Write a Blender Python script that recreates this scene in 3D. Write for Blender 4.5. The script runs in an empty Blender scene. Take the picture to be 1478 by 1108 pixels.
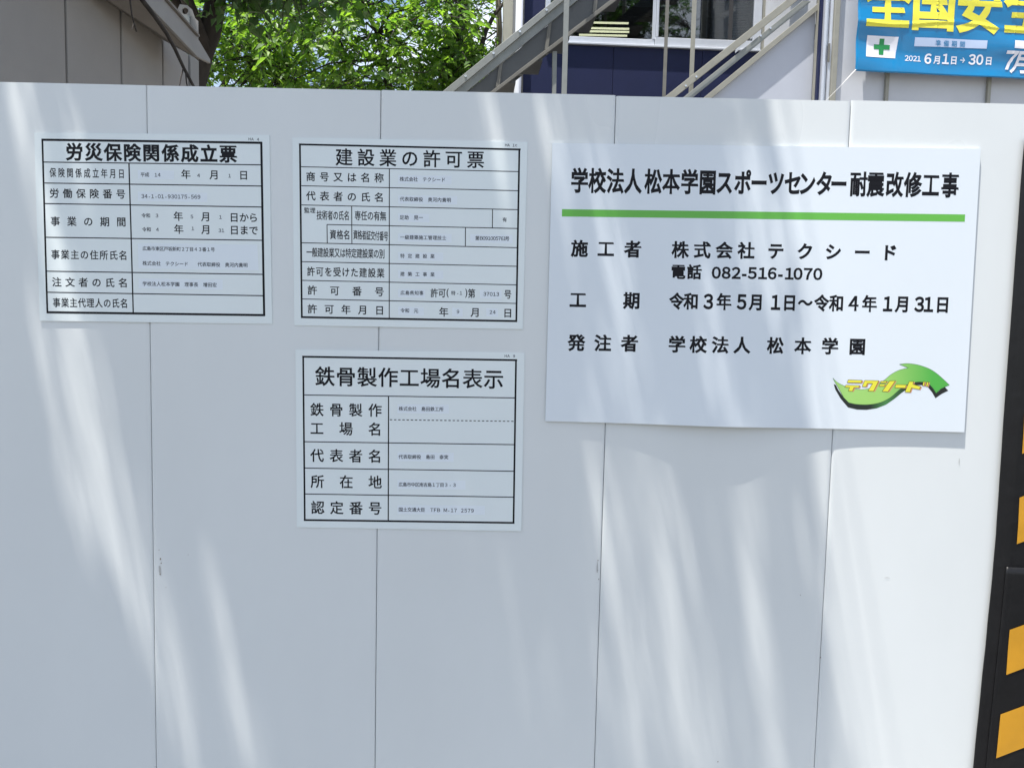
import bpy, bmesh, math, random
from math import sin, cos, pi, radians
from mathutils import Vector, noise
import numpy as np

random.seed(11)
rng = np.random.default_rng(11)
scene = bpy.context.scene
C = scene.collection

# ------------------------------------------------------------------ camera
CAM = Vector((0.7979, -1.8148, 1.5352))
PIT, YAW, ROL, FPX = -0.0849, -0.0028, 0.0225, 1201.0
Fw = Vector((sin(YAW)*cos(PIT), cos(YAW)*cos(PIT), sin(PIT)))
R0 = Fw.cross(Vector((0, 0, 1))).normalized()
U0 = R0.cross(Fw)
Rt = R0*cos(ROL) + U0*sin(ROL)
Up = -R0*sin(ROL) + U0*cos(ROL)
cd = bpy.data.cameras.new('camera'); cam = bpy.data.objects.new('camera', cd); C.objects.link(cam)
from mathutils import Matrix
cam.matrix_world = Matrix(((Rt.x, Up.x, -Fw.x, CAM.x), (Rt.y, Up.y, -Fw.y, CAM.y), (Rt.z, Up.z, -Fw.z, CAM.z), (0, 0, 0, 1)))
cd.sensor_width = 36.0; cd.lens = FPX*36.0/1478.0
cd.clip_start = 0.05; cd.clip_end = 3000
scene.camera = cam

# ------------------------------------------------------------------ sky, sun, exposure
SUN = Vector((-0.19, -0.165, 1.0)).normalized()        # towards the sun
SUN_EL = math.asin(SUN.z)
SUN_AZ = math.atan2(SUN.x, SUN.y)                       # clockwise from +Y
world = bpy.data.worlds.new('World'); scene.world = world; world.use_nodes = True
wn = world.node_tree.nodes; wl = world.node_tree.links
bg = wn['Background']
sky = wn.new('ShaderNodeTexSky'); sky.sky_type = 'NISHITA'; sky.sun_disc = False
sky.sun_elevation = SUN_EL; sky.sun_rotation = SUN_AZ % (2*pi)
sky.air_density = 1.0; sky.dust_density = 1.5; sky.ozone_density = 1.0; sky.altitude = 20
# broken thin cloud, the same all over the sky
tc = wn.new('ShaderNodeTexCoord'); mp = wn.new('ShaderNodeMapping'); mp.inputs['Scale'].default_value = (1, 1, 2.2)
nz = wn.new('ShaderNodeTexNoise'); nz.inputs['Scale'].default_value = 2.6; nz.inputs['Detail'].default_value = 6
cr = wn.new('ShaderNodeValToRGB'); cr.color_ramp.elements[0].position = .47; cr.color_ramp.elements[1].position = .72
cr.color_ramp.elements[0].color = (0, 0, 0, 1); cr.color_ramp.elements[1].color = (.75, .75, .75, 1)
mx = wn.new('ShaderNodeMix'); mx.data_type = 'RGBA'
mx.inputs['B'].default_value = (11.0, 11.2, 11.6, 1)
wl.new(tc.outputs['Generated'], mp.inputs['Vector']); wl.new(mp.outputs['Vector'], nz.inputs['Vector'])
wl.new(nz.outputs['Fac'], cr.inputs['Fac']); wl.new(cr.outputs['Color'], mx.inputs['Factor'])
wl.new(sky.outputs['Color'], mx.inputs['A']); wl.new(mx.outputs['Result'], bg.inputs['Color'])
bg.inputs['Strength'].default_value = 0.10
sd = bpy.data.lights.new('sun', 'SUN'); sd.energy = 5.0; sd.angle = radians(0.53); sd.color = (1.0, .955, .89)
so = bpy.data.objects.new('sun', sd); C.objects.link(so)
so.rotation_euler = (-SUN).to_track_quat('-Z', 'Y').to_euler(); so.location = (0, 0, 12)
vs = scene.view_settings; vs.view_transform = 'Standard'; vs.look = 'None'; vs.gamma = 1; vs.use_curve_mapping = False
vs.exposure = 1.02
scene.render.film_transparent = False

# ------------------------------------------------------------------ helpers
def ray(px, py):
    return (Fw + Rt*((px-739.0)/FPX) - Up*((py-554.0)/FPX))

class Frame:
    """an upright plane through (x,y) turned by a about Z; s runs along it, n comes out of it, z is up"""
    def __init__(s, x, y, a=0.0, side=False):
        s.o = Vector((x, y, 0)); s.a = a
        s.r = Vector((cos(a), sin(a), 0)); s.nv = Vector((sin(a), -cos(a), 0))
    def at(s, px, py, n=0.0):
        d = ray(px, py); o = s.o + s.nv*n
        t = (o-CAM).dot(s.nv)/d.dot(s.nv); P = CAM + d*t
        return ((P-s.o).dot(s.r), P.z)
    def w(s, q, n=0.0):
        return s.o + s.r*q[0] + s.nv*n + Vector((0, 0, q[1]))

FENCE = Frame(0, 0, 0)
WLOC = {}
def wloc(o):
    return WLOC.get(o.name, Vector((0, 0, 0))) if o else Vector((0, 0, 0))

def thing(name, label, cat, loc, group=None):
    o = bpy.data.objects.new(name, None); C.objects.link(o); o.location = loc
    o.empty_display_size = .1
    o['label'] = label; o['category'] = cat
    if group: o['group'] = group
    WLOC[o.name] = Vector(loc)
    return o

def obj(name, verts, faces, mat, parent=None, smooth=False, label=None, kind=None, mats=None, fm=None):
    off = wloc(parent)
    me = bpy.data.meshes.new(name)
    me.from_pydata([(v[0]-off[0], v[1]-off[1], v[2]-off[2]) for v in verts], [], faces)
    if mats:
        for m in mats: me.materials.append(m)
        if fm: me.polygons.foreach_set('material_index', fm)
    else:
        me.materials.append(mat)
    if smooth: me.polygons.foreach_set('use_smooth', [True]*len(me.polygons))
    me.update()
    o = bpy.data.objects.new(name, me); C.objects.link(o)
    if parent: o.parent = parent
    WLOC[o.name] = off
    if label: o['label'] = label
    if kind: o['kind'] = kind
    return o

class MB:
    def __init__(s): s.v = []; s.f = []
    def add(s, v, f):
        b = len(s.v); s.v += [tuple(p) for p in v]; s.f += [tuple(i+b for i in q) for q in f]
    def prism(s, fr, poly, n0, n1):
        """polygon of (s,z) extruded from n0 to n1 (n1 nearer the viewer), counter-clockwise or not"""
        k = len(poly)
        ar = sum(poly[i][0]*poly[(i+1) % k][1]-poly[(i+1) % k][0]*poly[i][1] for i in range(k))
        if ar < 0: poly = poly[::-1]
        v = [fr.w(p, n1) for p in poly] + [fr.w(p, n0) for p in poly]
        f = [tuple(range(k)), tuple(range(2*k-1, k-1, -1))]
        for i in range(k):
            j = (i+1) % k; f.append((i, i+k, j+k, j))
        s.add(v, f)
    def box(s, fr, s0, s1, z0, z1, n0, n1):
        s.prism(fr, [(s0, z0), (s1, z0), (s1, z1), (s0, z1)], n0, n1)
    def tube(s, pts, rad, sides=8):
        n = len(pts); base = len(s.v); pts = [Vector(p) for p in pts]
        if not hasattr(rad, '__len__'): rad = [rad]*n
        up = None
        for i, p in enumerate(pts):
            d = (pts[min(i+1, n-1)]-pts[max(i-1, 0)]).normalized()
            if up is None:
                up = d.orthogonal().normalized()
            up = (up - d*up.dot(d)).normalized(); sd_ = d.cross(up)
            for k in range(sides):
                a = 2*pi*k/sides
                s.v.append(tuple(p + (up*cos(a)+sd_*sin(a))*rad[i]))
        for i in range(n-1):
            for k in range(sides):
                a = base+i*sides+k; b = base+i*sides+(k+1) % sides
                s.f.append((a, b, b+sides, a+sides))
        s.f.append(tuple(base+k for k in range(sides))[::-1]); s.f.append(tuple(base+(n-1)*sides+k for k in range(sides)))
    def build(s, name, mat, parent=None, **k):
        return obj(name, s.v, s.f, mat, parent, **k)

def bevel(o, w=.003, seg=2):
    m = o.modifiers.new('bevel', 'BEVEL'); m.width = w; m.segments = seg; m.limit_method = 'ANGLE'; m.angle_limit = radians(35)
    return o

def mat(name, col, rough=.5, metal=0.0, spec=.5, var=.0, vscale=8.0, stretch=(1, 1, 1), bump=0.0, bscale=60.0, coat=0.0, col2=None, rvar=0.0):
    m = bpy.data.materials.new(name); m.use_nodes = True
    nt = m.node_tree; N = nt.nodes; L = nt.links; b = N['Principled BSDF']
    b.inputs['Base Color'].default_value = (*col, 1); b.inputs['Roughness'].default_value = rough
    b.inputs['Metallic'].default_value = metal; b.inputs['Specular IOR Level'].default_value = spec
    b.inputs['Coat Weight'].default_value = coat
    if var or col2 or bump or rvar:
        t = N.new('ShaderNodeNewGeometry'); mpp = N.new('ShaderNodeMapping'); mpp.inputs['Scale'].default_value = stretch
        L.new(t.outputs['Position'], mpp.inputs['Vector'])
    if var or col2:
        n = N.new('ShaderNodeTexNoise'); n.inputs['Scale'].default_value = vscale; n.inputs['Detail'].default_value = 5; n.inputs['Roughness'].default_value = .6
        L.new(mpp.outputs['Vector'], n.inputs['Vector'])
        r = N.new('ShaderNodeValToRGB'); r.color_ramp.elements[0].position = .3; r.color_ramp.elements[1].position = .7
        c2 = col2 or tuple(c*(1-var) for c in col)
        r.color_ramp.elements[0].color = (*c2, 1); r.color_ramp.elements[1].color = (*col, 1)
        L.new(n.outputs['Fac'], r.inputs['Fac']); L.new(r.outputs['Color'], b.inputs['Base Color'])
    if rvar:
        n3 = N.new('ShaderNodeTexNoise'); n3.inputs['Scale'].default_value = vscale*.7; n3.inputs['Detail'].default_value = 3
        L.new(mpp.outputs['Vector'], n3.inputs['Vector'])
        mr = N.new('ShaderNodeMapRange'); mr.inputs['To Min'].default_value = max(0, rough-rvar); mr.inputs['To Max'].default_value = rough+rvar
        mr.inputs['From Min'].default_value = .3; mr.inputs['From Max'].default_value = .7
        L.new(n3.outputs['Fac'], mr.inputs['Value']); L.new(mr.outputs['Result'], b.inputs['Roughness'])
    if bump:
        n2 = N.new('ShaderNodeTexNoise'); n2.inputs['Scale'].default_value = bscale; n2.inputs['Detail'].default_value = 3
        L.new(mpp.outputs['Vector'], n2.inputs['Vector'])
        bp = N.new('ShaderNodeBump'); bp.inputs['Strength'].default_value = bump; bp.inputs['Distance'].default_value = .002
        L.new(n2.outputs['Fac'], bp.inputs['Height']); L.new(bp.outputs['Normal'], b.inputs['Normal'])
    return m

def curved(fn, x0, x1, z0, z1, nx, nz, th):
    """closed sheet whose front face is y = fn(x,z), th thick"""
    mb = MB(); W = nx+1
    fr = []; bk = []
    for j in range(nz+1):
        for i in range(nx+1):
            x = x0(j/nz)+(x1(j/nz)-x0(j/nz))*i/nx if callable(x0) else x0+(x1-x0)*i/nx
            z = z0+(z1-z0)*j/nz
            y = fn(x, z); fr.append((x, y, z)); bk.append((x, y+th, z))
    n = len(fr); f = []
    for j in range(nz):
        for i in range(nx):
            a = j*W+i; f.append((a, a+1, a+1+W, a+W)); f.append((n+a, n+a+W, n+a+1+W, n+a+1))
    for i in range(nx):
        f.append((i, n+i, n+i+1, i+1)); a = nz*W+i; f.append((a, a+1, n+a+1, n+a))
    for j in range(nz):
        a = j*W; f.append((a, a+W, n+a+W, n+a)); a = j*W+nx; f.append((a, n+a, n+a+W, a+W))
    mb.add(fr+bk, f); return mb

# ------------------------------------------------------------------ materials
M = {}
M['fence'] = mat('white_steel_panel', (.745, .772, .765), .33, spec=.5, var=.06, vscale=2.2, stretch=(1, 1, .5), bump=.05, bscale=9, rvar=.07)
M['gap'] = mat('dark_joint', (.34, .36, .38), .7)
M['board'] = mat('white_printed_plastic', (.75, .805, .845), .30, spec=.5, var=.02, vscale=4)
M['sheet'] = mat('pale_plastic_sheet', (.80, .86, .855), .27, spec=.5, var=.03, vscale=5, bump=.04, bscale=12)
M['ink'] = mat('black_print', (.006, .006, .009), .45, spec=.2)
M['inkgrey'] = mat('small_grey_print', (.012, .015, .025), .5, spec=.2)
M['strip'] = mat('label_tape', (.78, .84, .88), .35)
M['green'] = mat('green_print', (.13, .47, .06), .4)
M['black_sheet'] = mat('black_vinyl', (.009, .009, .010), .38, spec=.3, var=.2, vscale=20, bump=.5, bscale=35)
M['yellow'] = mat('yellow_print', (.62, .30, .016), .45, var=.12, vscale=10, bump=.3, bscale=30)
M['shed'] = mat('beige_cladding', (.30, .283, .262), .75, var=.07, vscale=6, bump=.5, bscale=220)
M['shedtrim'] = mat('grey_painted_trim', (.29, .28, .265), .55, var=.1, vscale=12)
M['shedroof'] = mat('grey_roof_sheet', (.20, .18, .16), .6, var=.15, vscale=9)
M['dark'] = mat('dark_steel', (.03, .03, .032), .6)
M['navy'] = mat('navy_wall_panel', (.011, .017, .066), .5, spec=.3, var=.12, vscale=5)
M['alu'] = mat('aluminium', (.62, .65, .70), .38, metal=.35, var=.06, vscale=14)
M['stair'] = mat('galvanised_steel', (.30, .315, .30), .5, metal=.3, var=.18, vscale=9, bump=.2, bscale=90)
M['stair_dark'] = mat('grey_steel_plate', (.105, .112, .115), .6, var=.2, vscale=4, bump=.2, bscale=60)
M['stair_edge'] = mat('weathered_edge', (.18, .175, .155), .6, var=.2, vscale=12)
M['cream'] = mat('cream_paint', (.44, .425, .36), .5, var=.1, vscale=10)
M['tan'] = mat('tan_painted_steel', (.31, .305, .26), .5, var=.15, vscale=14)
M['pale'] = mat('pale_grey_wall', (.52, .55, .62), .5, var=.08, vscale=3)
M['pale2'] = mat('pale_grey_siding', (.56, .58, .62), .45, var=.08, vscale=4)
M['bolt'] = mat('bright_bolt', (.7, .7, .7), .25, metal=.9)
M['banner'] = mat('blue_banner', (.0, .20, .45), .25, var=.1, vscale=6, coat=.3)
M['byellow'] = mat('yellow_banner_print', (.80, .74, .06), .35)
M['bwhite'] = mat('white_banner_print', (.80, .80, .86), .35)
M['bgreen'] = mat('green_cross_print', (.01, .25, .06), .4)
M['bark'] = mat('bark', (.05, .042, .037), .9, var=.5, vscale=14, stretch=(1, 1, .3), bump=1.0, bscale=40)
M['bark_light'] = mat('light_bark', (.36, .31, .25), .9, var=.4, vscale=14, stretch=(1, 1, .3), bump=1.0, bscale=40)
M['rust'] = mat('rust_speck', (.20, .14, .09), .8)
M['scuff'] = mat('grey_scuff', (.46, .46, .45), .7)
M['asphalt'] = mat('asphalt', (.06, .06, .06), .9, var=.25, vscale=3, bump=.8, bscale=200)
M['dirt'] = mat('yard_gravel', (.22, .20, .17), .95, var=.3, vscale=5, bump=.8, bscale=60)
M['slat'] = mat('blind_slat', (.16, .17, .19), .5)
M['room'] = mat('office_room', (.11, .11, .11), .8)
M['string'] = mat('white_string', (.75, .75, .72), .7)
M['door'] = mat('greenish_door', (.17, .185, .165), .4, var=.1, vscale=6)

def glassmat():
    m = bpy.data.materials.new('window_glass'); m.use_nodes = True; N = m.node_tree.nodes; L = m.node_tree.links
    N.remove(N['Principled BSDF']); out = N['Material Output']
    t = N.new('ShaderNodeBsdfTransparent'); t.inputs['Color'].default_value = (.62, .66, .66, 1)
    g = N.new('ShaderNodeBsdfGlossy'); g.inputs['Roughness'].default_value = .02
    f = N.new('ShaderNodeFresnel'); f.inputs['IOR'].default_value = 1.6
    ad = N.new('ShaderNodeMath'); ad.operation = 'MULTIPLY'; ad.inputs[1].default_value = 2.4
    x = N.new('ShaderNodeMixShader'); L.new(f.outputs[0], ad.inputs[0]); L.new(ad.outputs[0], x.inputs[0])
    L.new(t.outputs[0], x.inputs[1]); L.new(g.outputs[0], x.inputs[2]); L.new(x.outputs[0], out.inputs['Surface'])
    return m
M['glass'] = glassmat()
def emit(name, col, s):
    m = bpy.data.materials.new(name); m.use_nodes = True; b = m.node_tree.nodes['Principled BSDF']
    b.inputs['Emission Color'].default_value = (*col, 1); b.inputs['Emission Strength'].default_value = s
    b.inputs['Base Color'].default_value = (.8, .8, .8, 1); return m
M['tube'] = emit('lit_tube', (1, .93, .62), 1.1)

def leafmat(name, c1, c2, tr):
    m = bpy.data.materials.new(name); m.use_nodes = True; N = m.node_tree.nodes; L = m.node_tree.links
    b = N['Principled BSDF']; out = N['Material Output']
    g = N.new('ShaderNodeNewGeometry'); r = N.new('ShaderNodeValToRGB')
    r.color_ramp.elements[0].color = (*c1, 1); r.color_ramp.elements[1].color = (*c2, 1)
    oi = N.new('ShaderNodeObjectInfo'); ad = N.new('ShaderNodeMath'); ad.operation = 'ADD'; fr = N.new('ShaderNodeMath'); fr.operation = 'FRACT'
    L.new(g.outputs['Random Per Island'], ad.inputs[0]); L.new(oi.outputs['Random'], ad.inputs[1]); L.new(ad.outputs[0], fr.inputs[0])
    L.new(fr.outputs[0], r.inputs['Fac']); L.new(r.outputs['Color'], b.inputs['Base Color'])
    b.inputs['Roughness'].default_value = .5; b.inputs['Specular IOR Level'].default_value = .35
    t = N.new('ShaderNodeBsdfTranslucent'); hs = N.new('ShaderNodeMix'); hs.data_type = 'RGBA'; hs.blend_type = 'MULTIPLY'; hs.inputs['Factor'].default_value = 1
    L.new(r.outputs['Color'], hs.inputs['A']); hs.inputs['B'].default_value = (*tr, 1); L.new(hs.outputs['Result'], t.inputs['Color'])
    x = N.new('ShaderNodeAddShader'); L.new(b.outputs[0], x.inputs[0]); L.new(t.outputs[0], x.inputs[1]); L.new(x.outputs[0], out.inputs['Surface'])
    return m
M['leaf'] = leafmat('green_leaves', (.026, .062, .012), (.078, .130, .018), (2.2, 2.3, 1.1))
M['leaf_dark'] = leafmat('deep_green_leaves', (.022, .052, .014), (.042, .08, .018), (1.2, 1.4, .9))

# ------------------------------------------------------------------ ground
o = obj('ground', [(-600, -600, -.02), (600, -600, -.02), (600, 900, -.02), (-600, 900, -.02)], [(0, 1, 2, 3)], M['dirt'], kind='structure')
o = obj('road', [(-200, -9, 0), (200, -9, 0), (200, -.6, 0), (-200, -.6, 0)], [(0, 1, 2, 3)], M['asphalt'], kind='structure')
mb = MB(); mb.box(FENCE, -200, 200, -.02, .05, .12, .6); mb.build('pavement', mat('concrete_kerb', (.33, .32, .30), .9, var=.2, bump=.5), kind='structure')

# ------------------------------------------------------------------ fence of 0.5 m steel panels
fence = thing('site_hoarding', 'tall white flat panel site fence carrying four notices, with thin vertical joints', 'fence', (0, 0, 0))
def fence_y(x, z):
    return .0006*noise.noise(Vector((x*2.1, z*1.1, 3.3)))
for k in range(-5, 8):
    x0 = k*.5+.0008; x1 = (k+1)*.5-.0008
    top = 2.0 + [0, .0008, -.0006, .001, -.0012, .0004][k % 6]
    sft = random.uniform(-.0005, .0005); tl = random.uniform(-.0006, .0006)
    def fn(x, z, x0=x0, x1=x1, sft=sft, tl=tl):
        u = (x-x0)/(x1-x0)
        e = min(u, 1-u)*.5; edge = .0022*max(0, 1-e/.005)**2
        return fence_y(x, z)+sft+tl*(u-.5) - .0010*sin(pi*u) + edge
    mb = MB(); us = [0, .003, .007, .02]+[i/12 for i in range(1, 12)]+[.98, .993, .997, 1]
    W = len(us); nzs = 14; fr = []; 
    for j in range(nzs+1):
        for u in us:
            x = x0+(x1-x0)*u; z = .04+(top-.04)*j/nzs; fr.append((x, fn(x, z), z))
    bk = [(a, .03, c) for a, b_, c in fr]; n = len(fr); f = []
    for j in range(nzs):
        for i in range(W-1):
            a = j*W+i; f.append((a, a+1, a+1+W, a+W)); f.append((n+a, n+a+W, n+a+1+W, n+a+1))
        a = j*W; f.append((a, a+W, n+a+W, n+a)); a = j*W+W-1; f.append((a, n+a, n+a+W, a+W))
    for i in range(W-1):
        f.append((i, n+i, n+i+1, i+1)); a = nzs*W+i; f.append((a, a+1, n+a+1, n+a))
    mb.add(fr+bk, f)
    p = mb.build('panel', M['fence'], fence, smooth=True)
    p.data.set_sharp_from_angle(angle=radians(50))
mb = MB()
for k in range(-4, 8):
    mb.box(FENCE, k*.5-.006, k*.5+.006, .05, 1.985, -.025, -.006)
mb.build('joint_backing', M['gap'], fence)
# specks of rust and scuffs
def patch(px, py, w, h, m, name='speck'):
    q = FENCE.at(px, py); k = 8; a0 = random.random()*6
    v = [(q[0]+w*.0015*cos(2*pi*i/k)*random.uniform(.5, 1), -.0016, q[1]+h*.0015*sin(2*pi*i/k)*random.uniform(.5, 1)) for i in range(k)]
    return obj(name, v, [tuple(range(k))], m, fence)
for px, py, w, h in [(232, 806, 1.2, 2.2), (233, 812, .8, 1.5), (231.5, 828, 1.2, 2.5), (230, 793, .8, .7), (240, 847, .6, .6), (863, 808, 1, 1), (862.5, 822, .7, 1), (864, 835, .8, 1.2), (1155, 858, .7, .7), (1036, 1098, 1, 1), (272, 800, .6, .6), (1184, 948, 1, 1)]:
    patch(px, py, w, h, M['rust'])
for px, py, w, h in [(1384, 665, .8, 6), (231, 820, 2.5, 9), (862, 818, 1.5, 12), (1280, 833, 5, .7)]:
    patch(px, py, w, h, M['scuff'], 'scuff')

# ------------------------------------------------------------------ lettering
GL = {}
def embolden(v, f, w):
    if not w: return v
    es = {}
    for q in f:
        for i in range(len(q)): es[(q[i], q[(i+1) % len(q)])] = 1
    nr = {}
    for (a, b) in es:
        if (b, a) in es: continue
        dx, dy = v[b][0]-v[a][0], v[b][1]-v[a][1]; L = math.hypot(dx, dy)
        if L < 1e-7: continue
        n = (dy/L, -dx/L)                      # outward of a counter-clockwise face
        nr.setdefault(a, []).append(n); nr.setdefault(b, []).append(n)
    out = list(v)
    for i, ns in nr.items():
        sx, sy = sum(n[0] for n in ns), sum(n[1] for n in ns); L = math.hypot(sx, sy)
        if L < 1e-6: continue
        sx /= L; sy /= L; c = max(.55, sx*ns[0][0]+sy*ns[0][1])
        out[i] = (v[i][0]+sx*w/c, v[i][1]+sy*w/c)
    return out
def load_glyphs(chars, offs, key):
    tmp = []
    for ch in sorted(set(chars)):
        if ch.isspace(): continue
        c = bpy.data.curves.new('t', 'FONT'); c.body = fw(ch); c.size = 1; c.resolution_u = 3
        o_ = bpy.data.objects.new('t', c); C.objects.link(o_); tmp.append((ch, o_, c))
    bpy.context.view_layer.update(); dg = bpy.context.evaluated_depsgraph_get()
    for ch, o_, c in tmp:
        me = bpy.data.meshes.new_from_object(o_.evaluated_get(dg))
        v = [(p.co.x, p.co.y) for p in me.vertices]; f = [tuple(p.vertices) for p in me.polygons]
        f = [q if sum(v[q[i]][0]*v[q[(i+1) % len(q)]][1]-v[q[(i+1) % len(q)]][0]*v[q[i]][1] for i in range(len(q))) > 0 else q[::-1] for q in f]
        v = embolden(v, f, offs)
        xs = [p[0] for p in v]; ys = [p[1] for p in v]
        if ord(ch) < 0x2e80:
            cx, cy = (min(xs)+max(xs))/2, (min(ys)+max(ys))/2
            if ch in '-→~': cy = .36
        else:
            cx, cy = .5, .38
        GL[key+ch] = ([(x-cx, y-cy) for x, y in v], f, max(xs)-min(xs))
        bpy.data.meshes.remove(me); bpy.data.objects.remove(o_); bpy.data.curves.remove(c)

def fw(ch):
    return chr(ord(ch)+0xFEE0) if ch.isascii() and ch.isalnum() else ch
def densify(v, f, n):
    bm = bmesh.new(); vv = [bm.verts.new((x, y, 0)) for x, y in v]
    for q in f:
        try: bm.faces.new([vv[i] for i in q])
        except ValueError: pass
    bmesh.ops.triangulate(bm, faces=bm.faces[:])
    for _ in range(n):
        lg = [e for e in bm.edges if e.calc_length() > .05]
        if not lg: break
        bmesh.ops.subdivide_edges(bm, edges=lg, cuts=1); bmesh.ops.triangulate(bm, faces=bm.faces[:])
    bm.verts.index_update(); r = [(p.co.x, p.co.y) for p in bm.verts], [tuple(p.index for p in q.verts) for q in bm.faces]
    bm.free(); return r
class Sign:
    def __init__(s, root, fr, rot, yfn, eps=.00012):
        s.root = root; s.fr = fr; s.rot = rot; s.yfn = yfn; s.eps = eps; s.dense = 0
    def scale(s, px, py):
        a = s.fr.at(px-5, py); b = s.fr.at(px+5, py); return math.hypot(b[0]-a[0], b[1]-a[1])/10
    def pt(s, q):
        return s.fr.w(q, s.yfn(q[0], q[1])+s.eps)
    def glyphs(s, items, ew, eh, wt='r', m=None, name='lettering', shear=0.0, eps=None):
        """items: (char, px, py) centres; ew/eh: em size in photo pixels"""
        mb = MB(); cr_, sr_ = cos(s.rot), sin(s.rot); e0 = s.eps; big = max(ew, eh) >= 19.5; res = None
        if eps: s.eps = eps
        for it in items:
            if big: mb = MB()
            ch, px, py = it[:3]; sc = it[3] if len(it) > 3 else 1.0
            if ch.isspace(): continue
            k = s.scale(px, py); c = s.fr.at(px, py); v, f, _ = GL[wt+ch]
            if s.dense: v, f = densify(v, f, s.dense if ew > 20 else 2)
            P = []
            for gx, gy in v:
                x = (gx+gy*shear)*ew*k*sc; z = gy*eh*k*sc
                P.append(s.pt((c[0]+x*cr_-z*sr_, c[1]+x*sr_+z*cr_)))
            mb.add(P, f)
            if big: res = mb.build('character', m or M['ink'], s.root)
        s.eps = e0
        return res if big else mb.build(name, m or M['ink'], s.root, kind='stuff')
    def line(s, text, x0, y0, x1, y1, ew, eh=None, wt='r', m=None, **k):
        n = len(text); eh = eh or ew
        it = [(ch, x0+(x1-x0)*(i/(n-1) if n > 1 else 0), y0+(y1-y0)*(i/(n-1) if n > 1 else 0)) for i, ch in enumerate(text)]
        return s.glyphs(it, ew, eh, wt, m, **k)
    def poly(s, pts, m, name, eps=None):
        """flat printed polygon from photo points, cut by a triangle fan only if convex, else ngon"""
        e0 = s.eps
        if eps: s.eps = eps
        if len(pts) == 4 and name == 'label_tape':
            a, b, c, d = pts; K, J = 14, 3; V = []
            for j in range(J+1):
                for i in range(K+1):
                    u, t = i/K, j/J
                    V.append(s.pt(s.fr.at(*[(d[q]*(1-u)+c[q]*u)*(1-t)+(a[q]*(1-u)+b[q]*u)*t for q in (0, 1)])))
            s.eps = e0
            return obj(name, V, [(j*(K+1)+i, j*(K+1)+i+1, (j+1)*(K+1)+i+1, (j+1)*(K+1)+i) for j in range(J) for i in range(K)], m, s.root)
        v = [s.pt(s.fr.at(*p)) for p in pts]; s.eps = e0
        q = [(a.x, a.z) for a in v]; k = len(q)
        ar = sum(q[i][0]*q[(i+1) % k][1]-q[(i+1) % k][0]*q[i][1] for i in range(k))
        return obj(name, v, [tuple(range(k)) if ar > 0 else tuple(range(k))[::-1]], m, s.root)
    def strokes(s, segs, m=None, name='ruled_line', eps=None):
        """segs: (x0,y0,x1,y1,wpx) -> strips that follow the sheet"""
        mb = MB(); e0 = s.eps
        if eps: s.eps = eps
        for x0, y0, x1, y1, w in segs:
            a = Vector(s.fr.at(x0, y0)); b = Vector(s.fr.at(x1, y1)); d = (b-a); L = d.length; d.normalize()
            nrm = Vector((-d.y, d.x)); k = s.scale((x0+x1)/2, (y0+y1)/2)*w/2
            N_ = max(1, int(L/.03)); P = []
            for i in range(N_+1):
                c = a+(b-a)*(i/N_); P += [s.pt(tuple(c-nrm*k)), s.pt(tuple(c+nrm*k))]
            f = [(2*i, 2*i+2, 2*i+3, 2*i+1) for i in range(N_)]
            mb.add(P, f)
        s.eps = e0
        return mb.build(name, m or M['ink'], s.root)

BIG = 'テクシード日月号学校法人松本学園スポーツセンター耐震改修工事施者株式会社テクド電話期令和年月日～発注0123456789-労災保険関係成立票'
load_glyphs(BIG, .035, 'b')
REG = ('労災保険関係成立票年月日働番号事業の期間主住所氏名注文者代理人平成令和からまで広島市東区戸坂新町丁目株式会社テクシード表取締役奥河内貴明学校法松本園長増田宏'
       '建設許可商又は称技術専任有無資格証交付一般特定別を受けた監足助晃級築施工管士第県知元鉄骨製作場示中南吉泰実国土通大臣在地認0123456789-HABFTM1c()')
load_glyphs(REG, .017, 'r')
load_glyphs('全国安', .033, 'x'); load_glyphs('準備期間2021月日→607３13 ７', .015, 'w'); load_glyphs('613072月日', .03, 'h')

def board(name, label, corners, m, yfn, th, nx=24, nz=16):
    """a sheet hung on the fence; yfn(x,z) = distance of its front face before the fence plane"""
    q = [FENCE.at(*c) for c in corners]         # TL TR BR BL
    loc = ((q[0][0]+q[1][0])/2, 0, (q[2][1]+q[3][1])/2)
    root = thing(name, label, 'sign', loc, None if name == 'project_board' else 'ruled notices stuck on the white fence')
    fr = []; bk = []; W = nx+1
    for j in range(nz+1):
        v = j/nz
        for i in range(nx+1):
            u = i/nx
            x = (q[3][0]*(1-u)+q[2][0]*u)*(1-v)+(q[0][0]*(1-u)+q[1][0]*u)*v
            z = (q[3][1]*(1-u)+q[2][1]*u)*(1-v)+(q[0][1]*(1-u)+q[1][1]*u)*v
            d = yfn(x, z); fr.append((x, -d, z)); bk.append((x, -d+th, z))
    n = len(fr); f = []
    for j in range(nz):
        for i in range(nx):
            a = j*W+i; f.append((a, a+1, a+1+W, a+W)); f.append((n+a, n+a+W, n+a+1+W, n+a+1))
        a = j*W; f.append((a, a+W, n+a+W, n+a)); a = j*W+nx; f.append((a, n+a, n+a+W, a+W))
    for i in range(nx):
        f.append((i, n+i, n+i+1, i+1)); a = nz*W+i; f.append((a, a+1, n+a+1, n+a))
    p = obj('board', fr+bk, f, m, root)
    p.data.polygons.foreach_set('use_smooth', [True]*len(p.data.polygons)); p.data.set_sharp_from_angle(angle=radians(40))
    return root

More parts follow.
